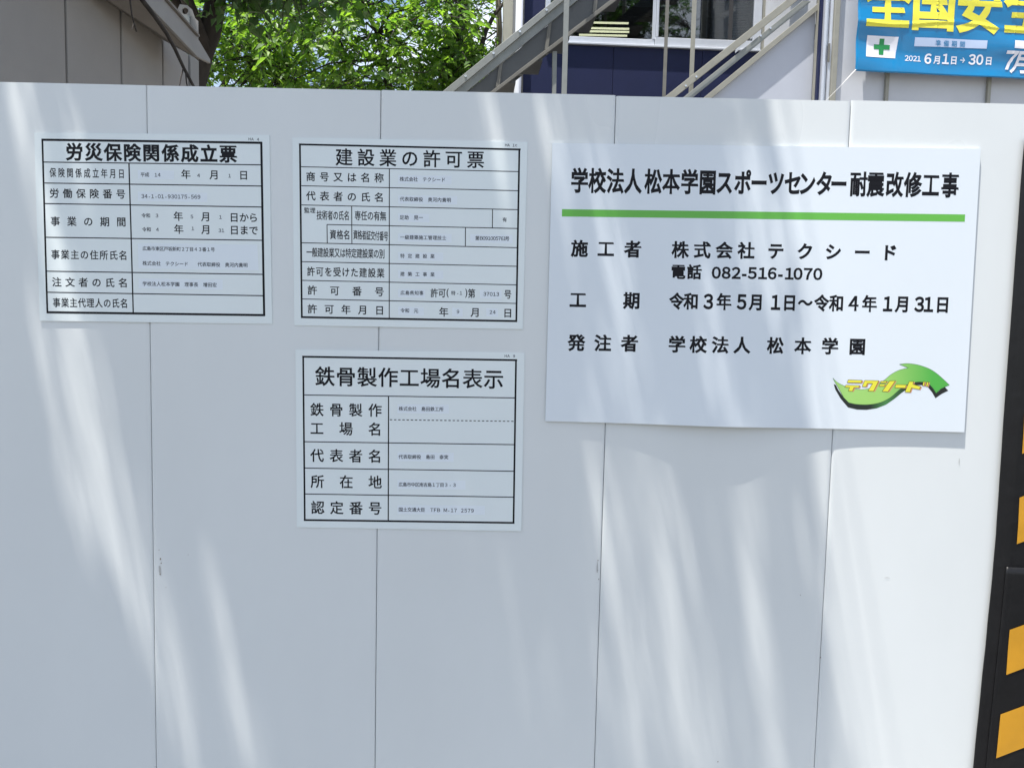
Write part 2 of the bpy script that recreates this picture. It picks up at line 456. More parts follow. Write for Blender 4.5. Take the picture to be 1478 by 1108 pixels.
# --- notice 1
def y1(x, z): return .0032+.0006*sin(x*9+1)*sin(z*7) + .0005*noise.noise(Vector((x*7, z*7, 1)))
r1 = board('insurance_notice', 'white ruled notice headed 労災保険関係成立票, the leftmost sheet on the white fence', [(50.6, 192), (389.5, 195.5), (393.4, 467.5), (58.8, 463)], M['sheet'], y1, .0015)
S = Sign(r1, FENCE, .0094, y1)
S.strokes([(61, 202.3, 379.2, 206.8, 3.2), (68.6, 450.6, 383, 454.8, 3.2), (62.2, 201.5, 69.8, 451.5, 2.6), (377.8, 206, 381.9, 456, 3.2)], name='border')
S.strokes([(63.5, 234.4, 377, 238.5, 1.5), (64.9, 264.6, 377.5, 269, 1.5), (66.1, 294.2, 378.2, 299.2, 1.5), (67.4, 342.7, 379, 347.1, 1.5), (68.4, 391.5, 380, 396.1, 1.5), (69.3, 421.8, 380.6, 426.8, 1.5), (187.2, 235.8, 193.3, 453, 1.9)])
S.line('労災保険関係成立票', 108.5, 219.6, 330, 222.7, 25.5, wt='b')
S.line('保険関係成立年月日', 77.4, 249.5, 176.3, 251.2, 9.6, 14)
S.line('労働保険番号', 79.5, 279.2, 175.3, 280.5, 14)
S.line('事業の期間', 81, 319.5, 176, 320.5, 14)
S.line('事業主の住所氏名', 81.3, 367.3, 178.6, 368.7, 12.6, 14)
S.line('注文者の氏名', 83.3, 407, 178.6, 408.2, 14)
S.line('事業主代理人の氏名', 83, 436.6, 180, 437.7, 11.4, 14)
S.glyphs([('年', 269.2, 252), ('月', 310, 252.7), ('日', 352.3, 253.2), ('年', 258, 312.4), ('月', 297.7, 313), ('日', 338.7, 314), ('か', 352.9, 314.2), ('ら', 366.4, 314.4),
          ('年', 258.7, 331), ('月', 298, 331.5), ('日', 339, 332.2), ('ま', 353, 332.4), ('で', 366.6, 332.8)], 14, 14)
S.poly([(200, 246), (252, 246.8), (252, 259.5), (200, 258.5)], M['strip'], 'label_tape', .00007)
S.poly([(200, 277), (300, 278.6), (300, 292), (200, 290.5)], M['strip'], 'label_tape', .00007)
S.poly([(200, 351), (372, 353.4), (374, 390), (201, 387.5)], M['strip'], 'label_tape', .00007)
S.poly([(201, 402), (322, 403.8), (322, 418), (201, 416)], M['strip'], 'label_tape', .00007)
S.glyphs([('平', 207, 252.6), ('成', 213.2, 252.6), ('1', 226, 253), ('4', 230.6, 253), ('4', 287.5, 253.8), ('1', 332.2, 254.2), ('令', 208.3, 311.4), ('和', 214.7, 311.4), ('3', 227.4, 311.6),
          ('5', 277.7, 313.1), ('1', 319, 313.8), ('令', 209.2, 331.4), ('和', 215.7, 331.4), ('4', 228, 331.7), ('1', 279, 330.2), ('3', 318, 333), ('1', 322.5, 333)], 6.6, 6.6, m=M['inkgrey'])
S.line('34-1-01-930175-569', 207, 283.7, 288, 284.6, 7.2, m=M['inkgrey'])
S.line('広島市東区戸坂新町2丁目43番1号', 209.6, 358.7, 307.8, 360.4, 6.4, m=M['inkgrey'])
S.line('株式会社　テクシード　　代表取締役　奥河内貴明', 209.7, 380, 355, 382.8, 6.6, m=M['inkgrey'])
S.line('学校法人松本学園　理事長　増田宏', 209.7, 409.5, 310.3, 411.2, 6.6, m=M['inkgrey'])
S.line('HA 4', 361, 201.4, 373, 201.9, 5, m=M['inkgrey'])

# --- notice 2
def y2(x, z): return .0032+.0006*sin(x*8)*sin(z*6+1) + .0005*noise.noise(Vector((x*7, z*7, 2)))
r2 = board('permit_notice', 'white ruled notice headed 建設業の許可票, upper sheet of the middle pair', [(422.5, 199), (761.5, 205.5), (754.5, 475), (425.5, 469.5)], M['sheet'], y2, .0015)
S = Sign(r2, FENCE, .0045, y2)
S.strokes([(432, 209, 751.5, 216.4, 2.6), (434.8, 457.6, 746.4, 463.4, 2.8), (433.4, 208, 436.2, 458.5, 2.6), (749.6, 215.5, 745.2, 464.2, 2.6)], name='border')
rows = [(241.2, 248.2), (268.5, 275.7), (296.2, 303), (350.6, 357.7), (377.8, 384.5), (404.7, 411.2), (431.5, 437.9)]
seg = [(435.3+i*.25, a, 748.2-i*.5, b, 1.2) for i, (a, b) in enumerate(rows)]
seg += [(472.5, 324.4, 747.2, 330.1, 1.2), (562.4, 244.2, 562.2, 460.6, 1.3), (508, 297.8, 508.4, 352.2, 1.2), (472.5, 324.4, 472.9, 351.4, 1.2), (711, 302.2, 710.7, 329.4, 1.2), (672, 328.7, 671.8, 356, 1.2)]
S.strokes(seg)
S.line('建設業の許可票', 497, 227.2, 686.6, 230.9, 25.5)
S.line('商号又は名称', 448.9, 255.3, 547.6, 257.2, 14)
S.line('代表者の氏名', 449.2, 283, 547.6, 285.2, 14)
S.line('監理', 443.4, 303.7, 451.8, 304, 8.2)
S.line('技術者の氏名', 461.3, 310.8, 500.9, 311.5, 8.0, 14)
S.line('専任の有無', 516.8, 311.4, 553.4, 312.2, 9.4, 14)
S.line('資格名', 481.2, 338.6, 501, 339.2, 9.7, 14)
S.line('資格者証交付番号', 513.5, 339, 557.5, 341.2, 6.6, 14)
S.line('一般建設業又は特定建設業の別', 446.8, 364.1, 551.7, 366.6, 8.3, 14)
S.line('許可を受けた建設業', 449.4, 391.8, 549.7, 394.1, 11.6, 14)
S.line('許可番号', 451.3, 418.8, 547.9, 421, 14)
S.line('許可年月日', 451.3, 445.7, 548.3, 447.7, 14)
S.glyphs([('許', 627.1, 422.8), ('可', 638.2, 422.8), ('(', 646.3, 422.9), (')', 673.1, 423.3), ('第', 680.8, 423.5), ('号', 732.9, 424.7)], 11.2, 13.6)
S.glyphs([('年', 640.6, 450.2), ('月', 686.2, 450.7), ('日', 732.9, 451.6)], 14, 14)
for x0, x1, yc in [(575, 652, 259.5), (575, 660, 288.5), (575, 620, 314.3), (575, 652, 343), (679, 740, 344.4), (575, 640, 370), (575, 640, 396), (575, 614, 423), (693, 724, 424.7), (575, 612, 448.5), (653, 668, 450), (702, 719, 450.6)]:
    S.poly([(x0, yc-6.2), (x1, yc-5), (x1, yc+7), (x0, yc+5.8)], M['strip'], 'label_tape', .00007)
S.line('株式会社　テクシード', 580.4, 259, 639.8, 260, 6.6, m=M['inkgrey'])
S.line('代表取締役　奥河内貴明', 580.8, 287.7, 648, 289.2, 6.6, m=M['inkgrey'])
S.line('足助　晃一', 580.4, 314.2, 607.7, 314.4, 6.6, m=M['inkgrey'])
S.line('有', 728.5, 317.3, 728.5, 317.3, 6.6, m=M['inkgrey'])
S.line('一級建築施工管理技士', 581.2, 342.6, 641.2, 343.7, 6.6, m=M['inkgrey'])
S.glyphs([('第', 689.2, 344)]+[(c, 695+i*3.72, 344.1+i*.05) for i, c in enumerate('B091005761')]+[('号', 732.2, 344.6)], 6.6, 6.8, m=M['inkgrey'])
S.line('特定建設業', 581.2, 369.5, 624.4, 370, 6.4, m=M['inkgrey'])
S.line('建築工事業', 581.2, 395.4, 624.4, 396.2, 6.4, m=M['inkgrey'])
S.line('広島県知事', 581.5, 422.5, 608.4, 422.9, 6.5, m=M['inkgrey'])
S.glyphs([('特', 654.4, 422.9), ('-', 660.8, 423), ('1', 665.5, 423)], 6.4, 6.4, m=M['inkgrey'])
S.line('37013', 699.8, 424.3, 718.3, 424.6, 7, m=M['inkgrey'])
S.glyphs([('令', 581.5, 448), ('和', 588, 448.1), ('元', 600.7, 448.5), ('9', 661.2, 449.8), ('2', 708.6, 450.4), ('4', 713.3, 450.5)], 6.6, 6.6, m=M['inkgrey'])
S.line('HA 1c', 730.5, 210, 745, 210.5, 5, m=M['inkgrey'])

# --- notice 3
def y3(x, z): return .0034+.0006*sin(x*10)*sin(z*6+2) + .0005*noise.noise(Vector((x*7, z*7, 3)))
r3 = board('steel_maker_notice', 'white ruled notice headed 鉄骨製作工場名表示, lower sheet of the middle pair', [(427, 504), (757, 509), (752.5, 765.5), (429, 760)], M['sheet'], y3, .0015)
S = Sign(r3, FENCE, .0069, y3)
S.strokes([(436.8, 514.5, 746.5, 519.6, 2.7), (439, 749.6, 742.6, 753.5, 2.7), (438.2, 513.6, 440.4, 750.2, 2.5), (744.8, 518.6, 741.2, 754.2, 2.6)], name='border')
S.strokes([(439.5, 569.6, 743.5, 573.9, 1.4), (440, 636.8, 742.8, 641.1, 1.4), (440.2, 674.8, 742.2, 679.3, 1.4), (440.4, 712.1, 741.6, 716.6, 1.4), (561.2, 571.3, 560.7, 751, 1.7)])
S.strokes([(563+i*6.03, 605.2+i*.078, 566.4+i*6.03, 605.25+i*.078, 1.3) for i in range(30)], name='dashed_line')
S.line('鉄骨製作工場名表示', 469.4, 542.7, 712.6, 546.8, 29.5, wt='b' if False else 'r')
S.line('鉄骨製作', 458, 590.6, 541.7, 591.6, 20)
S.line('工場名', 458, 617.6, 541.7, 618.8, 20)
S.line('代表者名', 458.2, 656.6, 541.7, 657.7, 20)
S.line('所在地', 458.6, 694.1, 541.9, 695, 20)
S.line('認定番号', 459, 731.6, 541.7, 732.6, 20)
for x0, x1, yc in [(574, 648, 589.6), (574, 655, 658.8), (574, 672, 698.8), (574, 700, 735)]:
    S.poly([(x0, yc-7), (x1, yc-6), (x1, yc+7), (x0, yc+6)], M['strip'], 'label_tape', .00007)
S.line('株式会社　島田鉄工所', 579, 589.3, 637.3, 590, 6.5, m=M['inkgrey'])
S.line('代表取締役　島田　泰実', 578.7, 658.5, 644.1, 659, 6.5, m=M['inkgrey'])
S.line('広島市中区南吉島1丁目3-3', 578.7, 698.3, 656, 699.2, 6.4, m=M['inkgrey'])
S.line('国土交通大臣', 578.7, 734.4, 610.7, 734.8, 6.5, m=M['inkgrey'])
S.line('TFB　M-17　2579', 623.5, 735.1, 682, 736, 6.9, m=M['inkgrey'])
S.line('HA 9', 730, 513.4, 742, 513.8, 5, m=M['inkgrey'])

# --- big board, its lower edge bowed off the fence
CB = [(797, 207.5), (1413, 216), (1389.5, 623), (787, 607)]
qb = [FENCE.at(*c) for c in CB]
BX0, BX1, BZ0, BZ1 = qb[3][0], qb[2][0], qb[3][1], qb[0][1]
def y4(x, z):
    u = (x-BX0)/(BX1-BX0); v = min(1.2, max(0, (BZ1-z)/(BZ1-BZ0)))
    g = .0165*math.exp(-((u-.415)/.165)**2)
    return .0068 + g*v**1.8 + .0008*max(0, .25-u)*v
r4 = board('project_board', 'large white board headed 学校法人松本学園スポーツセンター耐震改修工事 with green bar and leaf logo', CB, M['board'], y4, .003, 40, 20)
S = Sign(r4, FENCE, .0034, y4)
S.strokes([(810.8, 307.8, 1390.3, 315.4, 10.4)], M['green'], 'green_bar')
xs = [836.1, 861.7, 887.7, 913.1, 942.2, 967.8, 994.3, 1020.4, 1044.5, 1070.8, 1094.2, 1118.6, 1143, 1163.4, 1188, 1209, 1237.3, 1262, 1289, 1315.4, 1341.3, 1368.7]
tx = '学校法人松本学園スポーツセンター耐震改修工事'
S.glyphs([(c, x, 261.3+(x-836)*.0128) for c, x in zip(tx, xs)], 25.2, 36, 'b', name='heading')
def row(chars, xs, y0, sl=.013, ew=24.5, eh=24.5, ref=836):
    S.glyphs([(c, x, y0+(x-ref)*sl) for c, x in zip(chars, xs)], ew, eh, 'b')
row('施工者', [836.1, 874, 912.6], 359)
row('株式会社テクシード', [980.6, 1012.1, 1043.6, 1075.3, 1118, 1160.3, 1200.9, 1242.7, 1281.2], 359)
row('電話', [977.7, 1000.7], 390.6, ew=21, eh=21.5)
row('082-516-1070', [1032.2, 1046.4, 1060.6, 1072.4, 1083.8, 1099, 1112.7, 1124.6, 1137.5, 1150, 1164.5, 1178.6], 391.4, ew=21.5, eh=21)
row('工期', [833.8, 911], 432.8)
row('令和年月日～令和年月日', [975.4, 996, 1042.8, 1089.5, 1137.6, 1160.3, 1184, 1205.6, 1253, 1300.7, 1358.2], 432.8, ew=21.5, eh=24.5)
row('3514131', [1020.4, 1068.2, 1117.6, 1229.8, 1279.5, 1324.6, 1338.2], 432.9, ew=23, eh=27)
row('発注者', [831.6, 869.5, 907.9], 494.3)
row('学校法人松本学園', [975.4, 1005.7, 1037, 1068.2, 1116.7, 1156.5, 1196, 1235.6], 494.6)
# leaf-shaped emblem
def LP(pts): return [(1180+x/6.718, 500+y/6.718) for x, y in pts]
def ramp(name, c):
    m = bpy.data.materials.new(name); m.use_nodes = True; N = m.node_tree.nodes; L = m.node_tree.links
    g = N.new('ShaderNodeNewGeometry'); sx = N.new('ShaderNodeSeparateXYZ'); mr = N.new('ShaderNodeMapRange'); r = N.new('ShaderNodeValToRGB')
    a = FENCE.at(*LP([(140, 400)])[0])[0]; b = FENCE.at(*LP([(1262, 400)])[0])[0]
    mr.inputs['From Min'].default_value = a; mr.inputs['From Max'].default_value = b
    L.new(g.outputs['Position'], sx.inputs[0]); L.new(sx.outputs['X'], mr.inputs['Value']); L.new(mr.outputs[0], r.inputs['Fac'])
    while len(r.color_ramp.elements) < len(c): r.color_ramp.elements.new(.5)
    for e, (p, col) in zip(r.color_ramp.elements, c): e.position = p; e.color = (*col, 1)
    L.new(r.outputs['Color'], N['Principled BSDF'].inputs['Base Color']); N['Principled BSDF'].inputs['Roughness'].default_value = .35
    return m
m_face = ramp('emblem_green', [(0, (.36, .64, .17)), (.42, (.34, .62, .15)), (.85, (.08, .42, .06)), (1, (.08, .42, .06))])
m_side = ramp('emblem_side', [(0, (.012, .015, .015)), (.33, (.012, .02, .015)), (.46, (.06, .22, .06)), (.60, (.02, .06, .02)), (.75, (.012, .013, .013)), (1, (.012, .013, .013))])
m_line = mat('emblem_outline', (.03, .14, .03), .4)
def spl(pts, k=4):
    """Catmull-Rom through the points"""
    out = []; n = len(pts)
    for i in range(n-1):
        p0, p1, p2, p3 = pts[max(i-1, 0)], pts[i], pts[i+1], pts[min(i+2, n-1)]
        for t in range(k):
            t /= k
            out.append(tuple(.5*((2*b)+(-a+c)*t+(2*a-5*b+4*c-d)*t*t+(-a+3*b-3*c+d)*t**3) for a, b, c, d in zip(p0, p1, p2, p3)))
    out.append(pts[-1]); return out
up_ = spl([(135, 303), (180, 345), (250, 380), (330, 402), (400, 413), (480, 405), (560, 372), (640, 318), (700, 268), (780, 226), (865, 205)])
top_ = spl([(780, 170), (850, 163), (930, 170), (1000, 188), (1080, 220), (1160, 275), (1262, 370)])
barb = spl([(1215, 390), (1170, 415), (1135, 450)])
low_ = spl([(1110, 410), (1080, 375), (1045, 350), (980, 340), (920, 345), (860, 365), (780, 415), (700, 485), (620, 530), (540, 552), (450, 560), (360, 555), (290, 540)])
lft = spl([(240, 490), (190, 400), (160, 350)])
face = up_+top_+barb+low_+lft
side = spl([(143, 360), (165, 370)], 2)+[(190, 420), (240, 490), (290, 538)]+low_[::-1][1:-1]+[(1110, 410), (1135, 450), (1180, 410), (1218, 388), (1252, 425), (1190, 455), (1128, 498), (1095, 440), (1052, 388), (1000, 372), (940, 372), (880, 392), (800, 447), (730, 505), (650, 560), (560, 595), (460, 610), (370, 607), (282, 586), (210, 500), (160, 415)]
S.poly(LP(side), m_side, 'emblem_side', .0001)
S.poly(LP(face), m_face, 'emblem_leaf', .00018)
ol = face+[face[0]]; seg = []
for a, b in zip(LP(ol)[:-1], LP(ol)[1:]): seg.append((a[0], a[1], b[0], b[1], .5))
S.strokes(seg, m_line, 'emblem_outline', .00022)
m_ly = mat('emblem_yellow', (.80, .74, .05), .4); m_lo = mat('emblem_orange', (.62, .30, .13), .4)
LET = [[(285, 320), (420, 325), (408, 350), (272, 347)], [(262, 370), (397, 375), (385, 396), (340, 394), (325, 430), (285, 428), (298, 393), (250, 390)],
       [(445, 325), (580, 328), (530, 430), (475, 428), (520, 355), (470, 353), (455, 388), (418, 385)],
       [(600, 332), (660, 332), (650, 348), (592, 348)], [(592, 362), (645, 362), (632, 382), (580, 382)], [(685, 330), (742, 328), (668, 435), (612, 432)],
       [(745, 365), (848, 368), (835, 400), (735, 397)], [(875, 335), (918, 337), (908, 362), (985, 384), (970, 414), (895, 398), (880, 440), (832, 438)],
       [(1010, 338), (1027, 338), (1018, 378), (1002, 378)], [(1045, 340), (1062, 342), (1050, 385), (1035, 382)]]
for L_ in LET:
    S.poly(LP([(x+13, y+5) for x, y in L_]), m_lo, 'emblem_letter_shadow', .00026)
    S.poly(LP(L_), m_ly, 'emblem_letter', .0003)
seg = []
for L_ in LET:
    q = LP(L_+[L_[0]]); seg += [(a[0], a[1], b[0], b[1], .55) for a, b in zip(q[:-1], q[1:])]
S.strokes(seg, M['ink'], 'emblem_letter_outline', .00034)


# ------------------------------------------------------------------ black and yellow striped cover at the right end
edge_px = [(1478, 225), (1475, 258), (1462, 440), (1450, 600), (1438.7, 772), (1431.7, 850), (1405.6, 1108)]
edge = [FENCE.at(*p, .012) for p in edge_px]
def edge_x(z):
    for (xa, za), (xb, zb) in zip(edge[:-1], edge[1:]):
        if z >= zb or (xb, zb) == edge[-1]:
            return xa+(xb-xa)*(z-za)/(zb-za)
def cy_(x, z):
    e = x-edge_x(z)
    d = .010+.012*min(1, max(0, e)/.03)**.7+.004*noise.noise(Vector((x*5, z*2.2, 5)))*min(1, e/.06)
    d += .0035*max(0, 1-abs(e-.022)/.005)        # vertical welt
    return d+.0012*noise.noise(Vector((x*22, z*14, 9)))
cover = thing('striped_cover', 'black vinyl cover with yellow slanted stripes at right end of the white fence', 'cover', (2.1, -.02, 0))
zs = FENCE.at(1460, 817, .02)[1]
for z0, z1, ex in ((0.02, zs, 0), (0.02, 1.93, 1)):
    mb = MB(); nx, nz = 44, 60; fr = []; bk = []
    for j in range(nz+1):
        z = z0+(z1-z0)*j/nz; xe = edge_x(z)+(0 if ex else .019)
        for i in range(nx+1):
            x = xe+(2.75-xe)*(i/nx)**1.7; y = -cy_(x, z)-(0 if ex else .0055); fr.append((x, y, z)); bk.append((x, y+.002, z))
    n = len(fr); W = nx+1; f = []
    for j in range(nz):
        for i in range(nx):
            a = j*W+i; f.append((a, a+1, a+1+W, a+W)); f.append((n+a, n+a+W, n+a+1+W, n+a+1))
        a = j*W; f.append((a, a+W, n+a+W, n+a)); a = j*W+nx; f.append((a, n+a, n+a+W, a+W))
    for i in range(nx):
        f.append((i, n+i, n+i+1, i+1)); a = nz*W+i; f.append((a, a+1, n+a+1, n+a))
    mb.add(fr+bk, f); sh = mb.build('sheet', M['black_sheet'], cover, smooth=True)
    # stripes printed on this sheet
    ys = [((1479, 597), (1476, 655)), ((1472, 718), (1468, 785)), ((1486, 480), (1484, 540))] if ex else [((1455, 907), (1450, 971.6)), ((1442.4, 1028.7), (1436, 1092)), ((1428, 1150), (1421, 1214))]
    for a, b in ys:
        ta = FENCE.at(*a, .024); tb = FENCE.at(*b, .024); P = []; nn = 70
        for i in range(nn+1):
            u = i/nn; x = ta[0]+u*.35
            for rr in range(7):
                for_z = tb[1]+(ta[1]-tb[1])*rr/6+u*.35*.42; xx = tb[0]+(ta[0]-tb[0])*rr/6+u*.35
                P.append((xx, -cy_(xx, for_z)-.0012-(0 if ex else .0055), for_z))
        f = [(7*i+q, 7*i+7+q, 7*i+8+q, 7*i+1+q) for i in range(nn) for q in range(6)]
        obj('stripe', P, f, M['yellow'], sh, smooth=True)
mb = MB()
for x in (2.0, 2.72): mb.box(FENCE, x, x+.048, 0, 1.92, -.03, .004)
mb.build('post', M['dark'], cover)

# ------------------------------------------------------------------ beige unit shed, its grooved wall running away from the fence
class SideFrame(Frame):
    """plane x = const seen from +X; s runs away along +Y, n comes out along +X"""
    def __init__(s, x):
        s.o = Vector((x, 0, 0)); s.r = Vector((0, 1, 0)); s.nv = Vector((1, 0, 0)); s.a = 0
XW = -.575
SH = SideFrame(XW)
c0 = SH.at(285, 60); ycor = c0[0]
shed = thing('beige_shed', 'beige unit shed with grooved wall and low roof edge behind the left of fence', 'shed', (XW-1.2, ycor-1.0, 0))
a = SH.at(271, 77); b = SH.at(160, 0)
sl = (a[1]-b[1])/(a[0]-b[0])
def roofz(y): return a[1]+sl*(y-a[0])
gro = [SH.at(96.5, 80)[0], SH.at(175.5, 80)[0], SH.at(235.3, 80)[0], SH.at(273, 100)[0]]
stp = gro[1]-gro[0]
ed = [gro[0]-stp*1, gro[0]]+gro[1:3]+[gro[3]]
ybeg = ed[0]
for y0, y1_ in zip(ed[:-1], ed[1:]):
    mb = MB(); mb.prism(SH, [(y0+.0055, .05), (y1_-.0055, .05), (y1_-.0055, roofz(y1_)-.002), (y0+.0055, roofz(y0)-.002)], -.03, 0)
    bevel(mb.build('wall_panel', M['shed'], shed), .004)
mb = MB(); mb.prism(SH, [(ybeg, .03), (ycor-.003, .03), (ycor-.003, roofz(ycor)-.01), (ybeg, roofz(ybeg)-.01)], -2.2, -.022); mb.build('body', M['dark'], shed)
mb = MB(); mb.box(SH, gro[3]+.004, ycor, .03, roofz(ycor)-.004, -.05, .006); bevel(mb.build('corner_post', M['shedtrim'], shed), .003)
# roof edge: soffit, fascia and flashing
OV = .15
FS = SideFrame(XW+OV)
fb = FS.at(285, 82); ft = FS.at(285, 54); fb2 = FS.at(232, 26)
sl2 = (fb[1]-fb2[1])/(fb[0]-fb2[0])
tip = FS.at(304, 92)
slt = sl2
mb = MB()
yb = ybeg
zb = lambda y: fb[1]+sl2*(y-fb[0])
hh = ft[1]-fb[1]
mb.prism(FS, [(yb, zb(yb)), (fb[0], zb(fb[0])), (tip[0], tip[1]), (tip[0], tip[1]+.015), (fb[0], zb(fb[0])+hh), (yb, zb(yb)+hh*1.05)], -.012, 0)
bevel(mb.build('fascia', M['shedtrim'], shed), .002)
mb = MB(); v = []
for y in (yb, fb[0]+.05):
    v += [(XW-.02, y, roofz(y)-.004), (XW+OV-.013, y, zb(y)+.006), (XW+OV-.013, y, zb(y)+.012), (XW-.02, y, roofz(y)+.004)]
mb.add(v, [(0, 1, 5, 4), (1, 2, 6, 5), (2, 3, 7, 6), (3, 0, 4, 7), (0, 3, 2, 1), (4, 5, 6, 7)]); mb.build('soffit', M['shedroof'], shed)
mb = MB(); mb.prism(FS, [(yb, zb(yb)+hh*1.05+.001), (fb[0], zb(fb[0])+hh+.001), (fb[0], zb(fb[0])+hh+.008), (yb, zb(yb)+hh*1.05+.010)], -2.3, .01)
mb.build('roof', M['shedroof'], shed)
# lifting lug at the roof corner
LG = Frame(XW+.02, ycor-.03, 0)
LGp = [LG.at(*p) for p in [(253, 24), (260, 7), (271, 8.5), (277, 14), (281, 26), (286, 31), (286, 56), (270, 46)]]
hc = LG.at(267.5, 16.5)
# plate with a round hole, made as a ring of quads
ringn = 24; hr = .0135; vo = []; 
def hit(ang):
    d = Vector((cos(ang), sin(ang))); best = None
    for p, q in zip(LGp, LGp[1:]+LGp[:1]):
        p = Vector(p)-Vector(hc); q = Vector(q)-Vector(hc); e = q-p; den = d.x*e.y-d.y*e.x
        if abs(den) < 1e-9: continue
        t = (p.x*e.y-p.y*e.x)/den; u = (p.x*d.y-p.y*d.x)/den
        if t > 0 and -1e-6 <= u <= 1+1e-6 and (best is None or t > best): best = t
    return (hc[0]+d.x*best, hc[1]+d.y*best)
angs = sorted([2*pi*i/ringn for i in range(ringn)]+[math.atan2(p[1]-hc[1], p[0]-hc[0]) % (2*pi) for p in LGp])
mb = MB(); nn = len(angs)
inn = [(hc[0]+hr*cos(t), hc[1]+hr*sin(t)) for t in angs]; out_ = [hit(t) for t in angs]
v = [LG.w(p, .004) for p in inn]+[LG.w(p, .004) for p in out_]+[LG.w(p, -.004) for p in inn]+[LG.w(p, -.004) for p in out_]
f = []
for i in range(nn):
    j = (i+1) % nn
    f += [(i, nn+i, nn+j, j), (2*nn+i, 2*nn+j, 3*nn+j, 3*nn+i), (i, j, 2*nn+j, 2*nn+i), (nn+i, 3*nn+i, 3*nn+j, nn+j)]
mb.add(v, f); mb.build('lifting_lug', M['shedtrim'], shed)
mb = MB(); p = [LG.at(*q, .01) for q in [(256, 22), (274, 23), (274, 46), (262, 36)]]
mb.prism(LG, p, .006, .012); mb.build('lug_plate', M['stair'], shed)

# ------------------------------------------------------------------ trees
TW = []
def leafset(centers_dirs, size, spread=1.0):
    """returns verts, faces and the centre of each leaf (5 verts, 4 tris each)"""
    n = len(centers_dirs)
    c = np.array([p for p, d in centers_dirs]); d = np.array([d for p, d in centers_dirs])
    d += rng.normal(0, .35, (n, 3)); d[:, 2] -= .25; d /= np.linalg.norm(d, axis=1)[:, None]
    nrm = np.array([0, 0, 1.0])+rng.normal(0, .55*spread, (n, 3)); nrm -= d*(nrm*d).sum(1)[:, None]; nrm /= np.linalg.norm(nrm, axis=1)[:, None]
    s = np.cross(d, nrm); L = size*rng.uniform(.5, 1.3, n)[:, None]; w = L*rng.uniform(.19, .26, n)[:, None]; h = L*.10
    v = np.stack([c, c+d*L*.42-s*w+nrm*h, c+d*L*.48, c+d*L*.42+s*w+nrm*h, c+d*L*1.0-nrm*L*.08], 1).reshape(-1, 3)
    b = (np.arange(n)*5)[:, None, None]
    f = (np.array([[0, 2, 1], [0, 3, 2], [1, 2, 4], [2, 3, 4]])[None]+b).reshape(-1, 3)
    return v, f, c, L[:, 0], np.stack([s, d, nrm], 1)

def proj(P):
    d = P-np.array(CAM); z = d@np.array(Fw); return 739+FPX*(d@np.array(Rt))/z, 554-FPX*(d@np.array(Up))/z, z

# openings cut into the crown over the fence to shape its sun streaks, each given by where its sunbeam meets the fence
BEAMS = [((28, 130), (62, 330), 26, .80), ((60, 300), (82, 470), 22, .7), ((100, 125), (112, 260), 20, .75), ((50, 440), (125, 770), 24, .86), ((98, 430), (205, 890), 30, .93), ((160, 560), (222, 800), 16, .8),
         ((222, 820), (275, 1120), 30, .96), ((305, 840), (372, 1120), 28, .85), ((385, 860), (440, 1120), 18, .3), ((500, 130), (522, 230), 18, .8), ((575, 120), (590, 200), 14, .7), ((698, 130), (722, 260), 26, .88),
         ((788, 130), (822, 330), 34, .93), ((852, 130), (900, 420), 26, .85), ((915, 130), (932, 220), 18, .85), ((870, 330), (925, 600), 16, .8), ((1000, 380), (1055, 640), 13, .75), ((1065, 250), (1110, 470), 18, .85), ((1080, 200), (1098, 300), 14, .9),
         ((872, 640), (928, 1120), 34, .80), ((945, 690), (1002, 1120), 30, .82), ((985, 700), (1036, 1120), 18, .75), ((1052, 640), (1130, 1120), 26, .97), ((1122, 640), (1150, 830), 12, .8), ((650, 700), (700, 900), 20, .25), ((560, 820), (640, 1100), 26, .2), ((720, 780), (800, 1120), 30, .25)]
SX, SY = -SUN.x/SUN.z, -SUN.y/SUN.z
def on_fence(c):
    t = -c[:, 1]/SY; return c[:, 0]+SX*t, c[:, 2]-t
def sun_gaps(c):
    n5 = len(c)//5; x, z = on_fence(c); keep = np.ones(len(c), bool); r = np.repeat(rng.random(n5), 5); over = (c[:, 1] < .3)
    for (p, q, w, pr) in BEAMS:
        a, b = FENCE.at(*p), FENCE.at(*q); m = ((a[0]+a[1]*SX)+(b[0]+b[1]*SX))/2; ds = (b[0]+b[1]*SX-a[0]-a[1]*SX)
        v = (z-b[1])/(a[1]-b[1]); uu = x+z*SX; cen = b[0]+b[1]*SX-ds*np.clip(v, 0, 1)
        hit_ = (np.abs(uu-cen) < w*.00090*(1+.25*np.sin(v*7+p[0]))) & (v > 0) & (v < 1); keep &= ~(over & hit_ & (r < (1-(1-pr)**2.6 if p[0] > 690 else 1-(1-pr)**2.1)))
    e0, e1 = FENCE.at(1134, 200), FENCE.at(1228, 1105)
    v = (z-e1[1])/(e0[1]-e1[1]); edge_u = (e1[0]+e1[1]*SX)*(1-v)+(e0[0]+e0[1]*SX)*v
    uu = x+z*SX; d1, d2 = FENCE.at(1272, 850), FENCE.at(1312, 1110); du = d2[0]+d2[1]*SX
    dark_streak = (np.abs(uu-du) < .03) & (z < d1[1]) & (r < .6)  # leaves left past the crown's edge to cast a dark streak
    keep &= ~(over & (uu > edge_u+.02*np.sin(z*9)) & ~dark_streak)
    thin = np.clip((x-.25)/.6, 0, 1)*.52; keep &= ~(over & (np.repeat(rng.random(n5), 5) < thin))  # crown thinned towards the right to lighten the shade on the fence
    return keep.reshape(-1, 5).all(1)

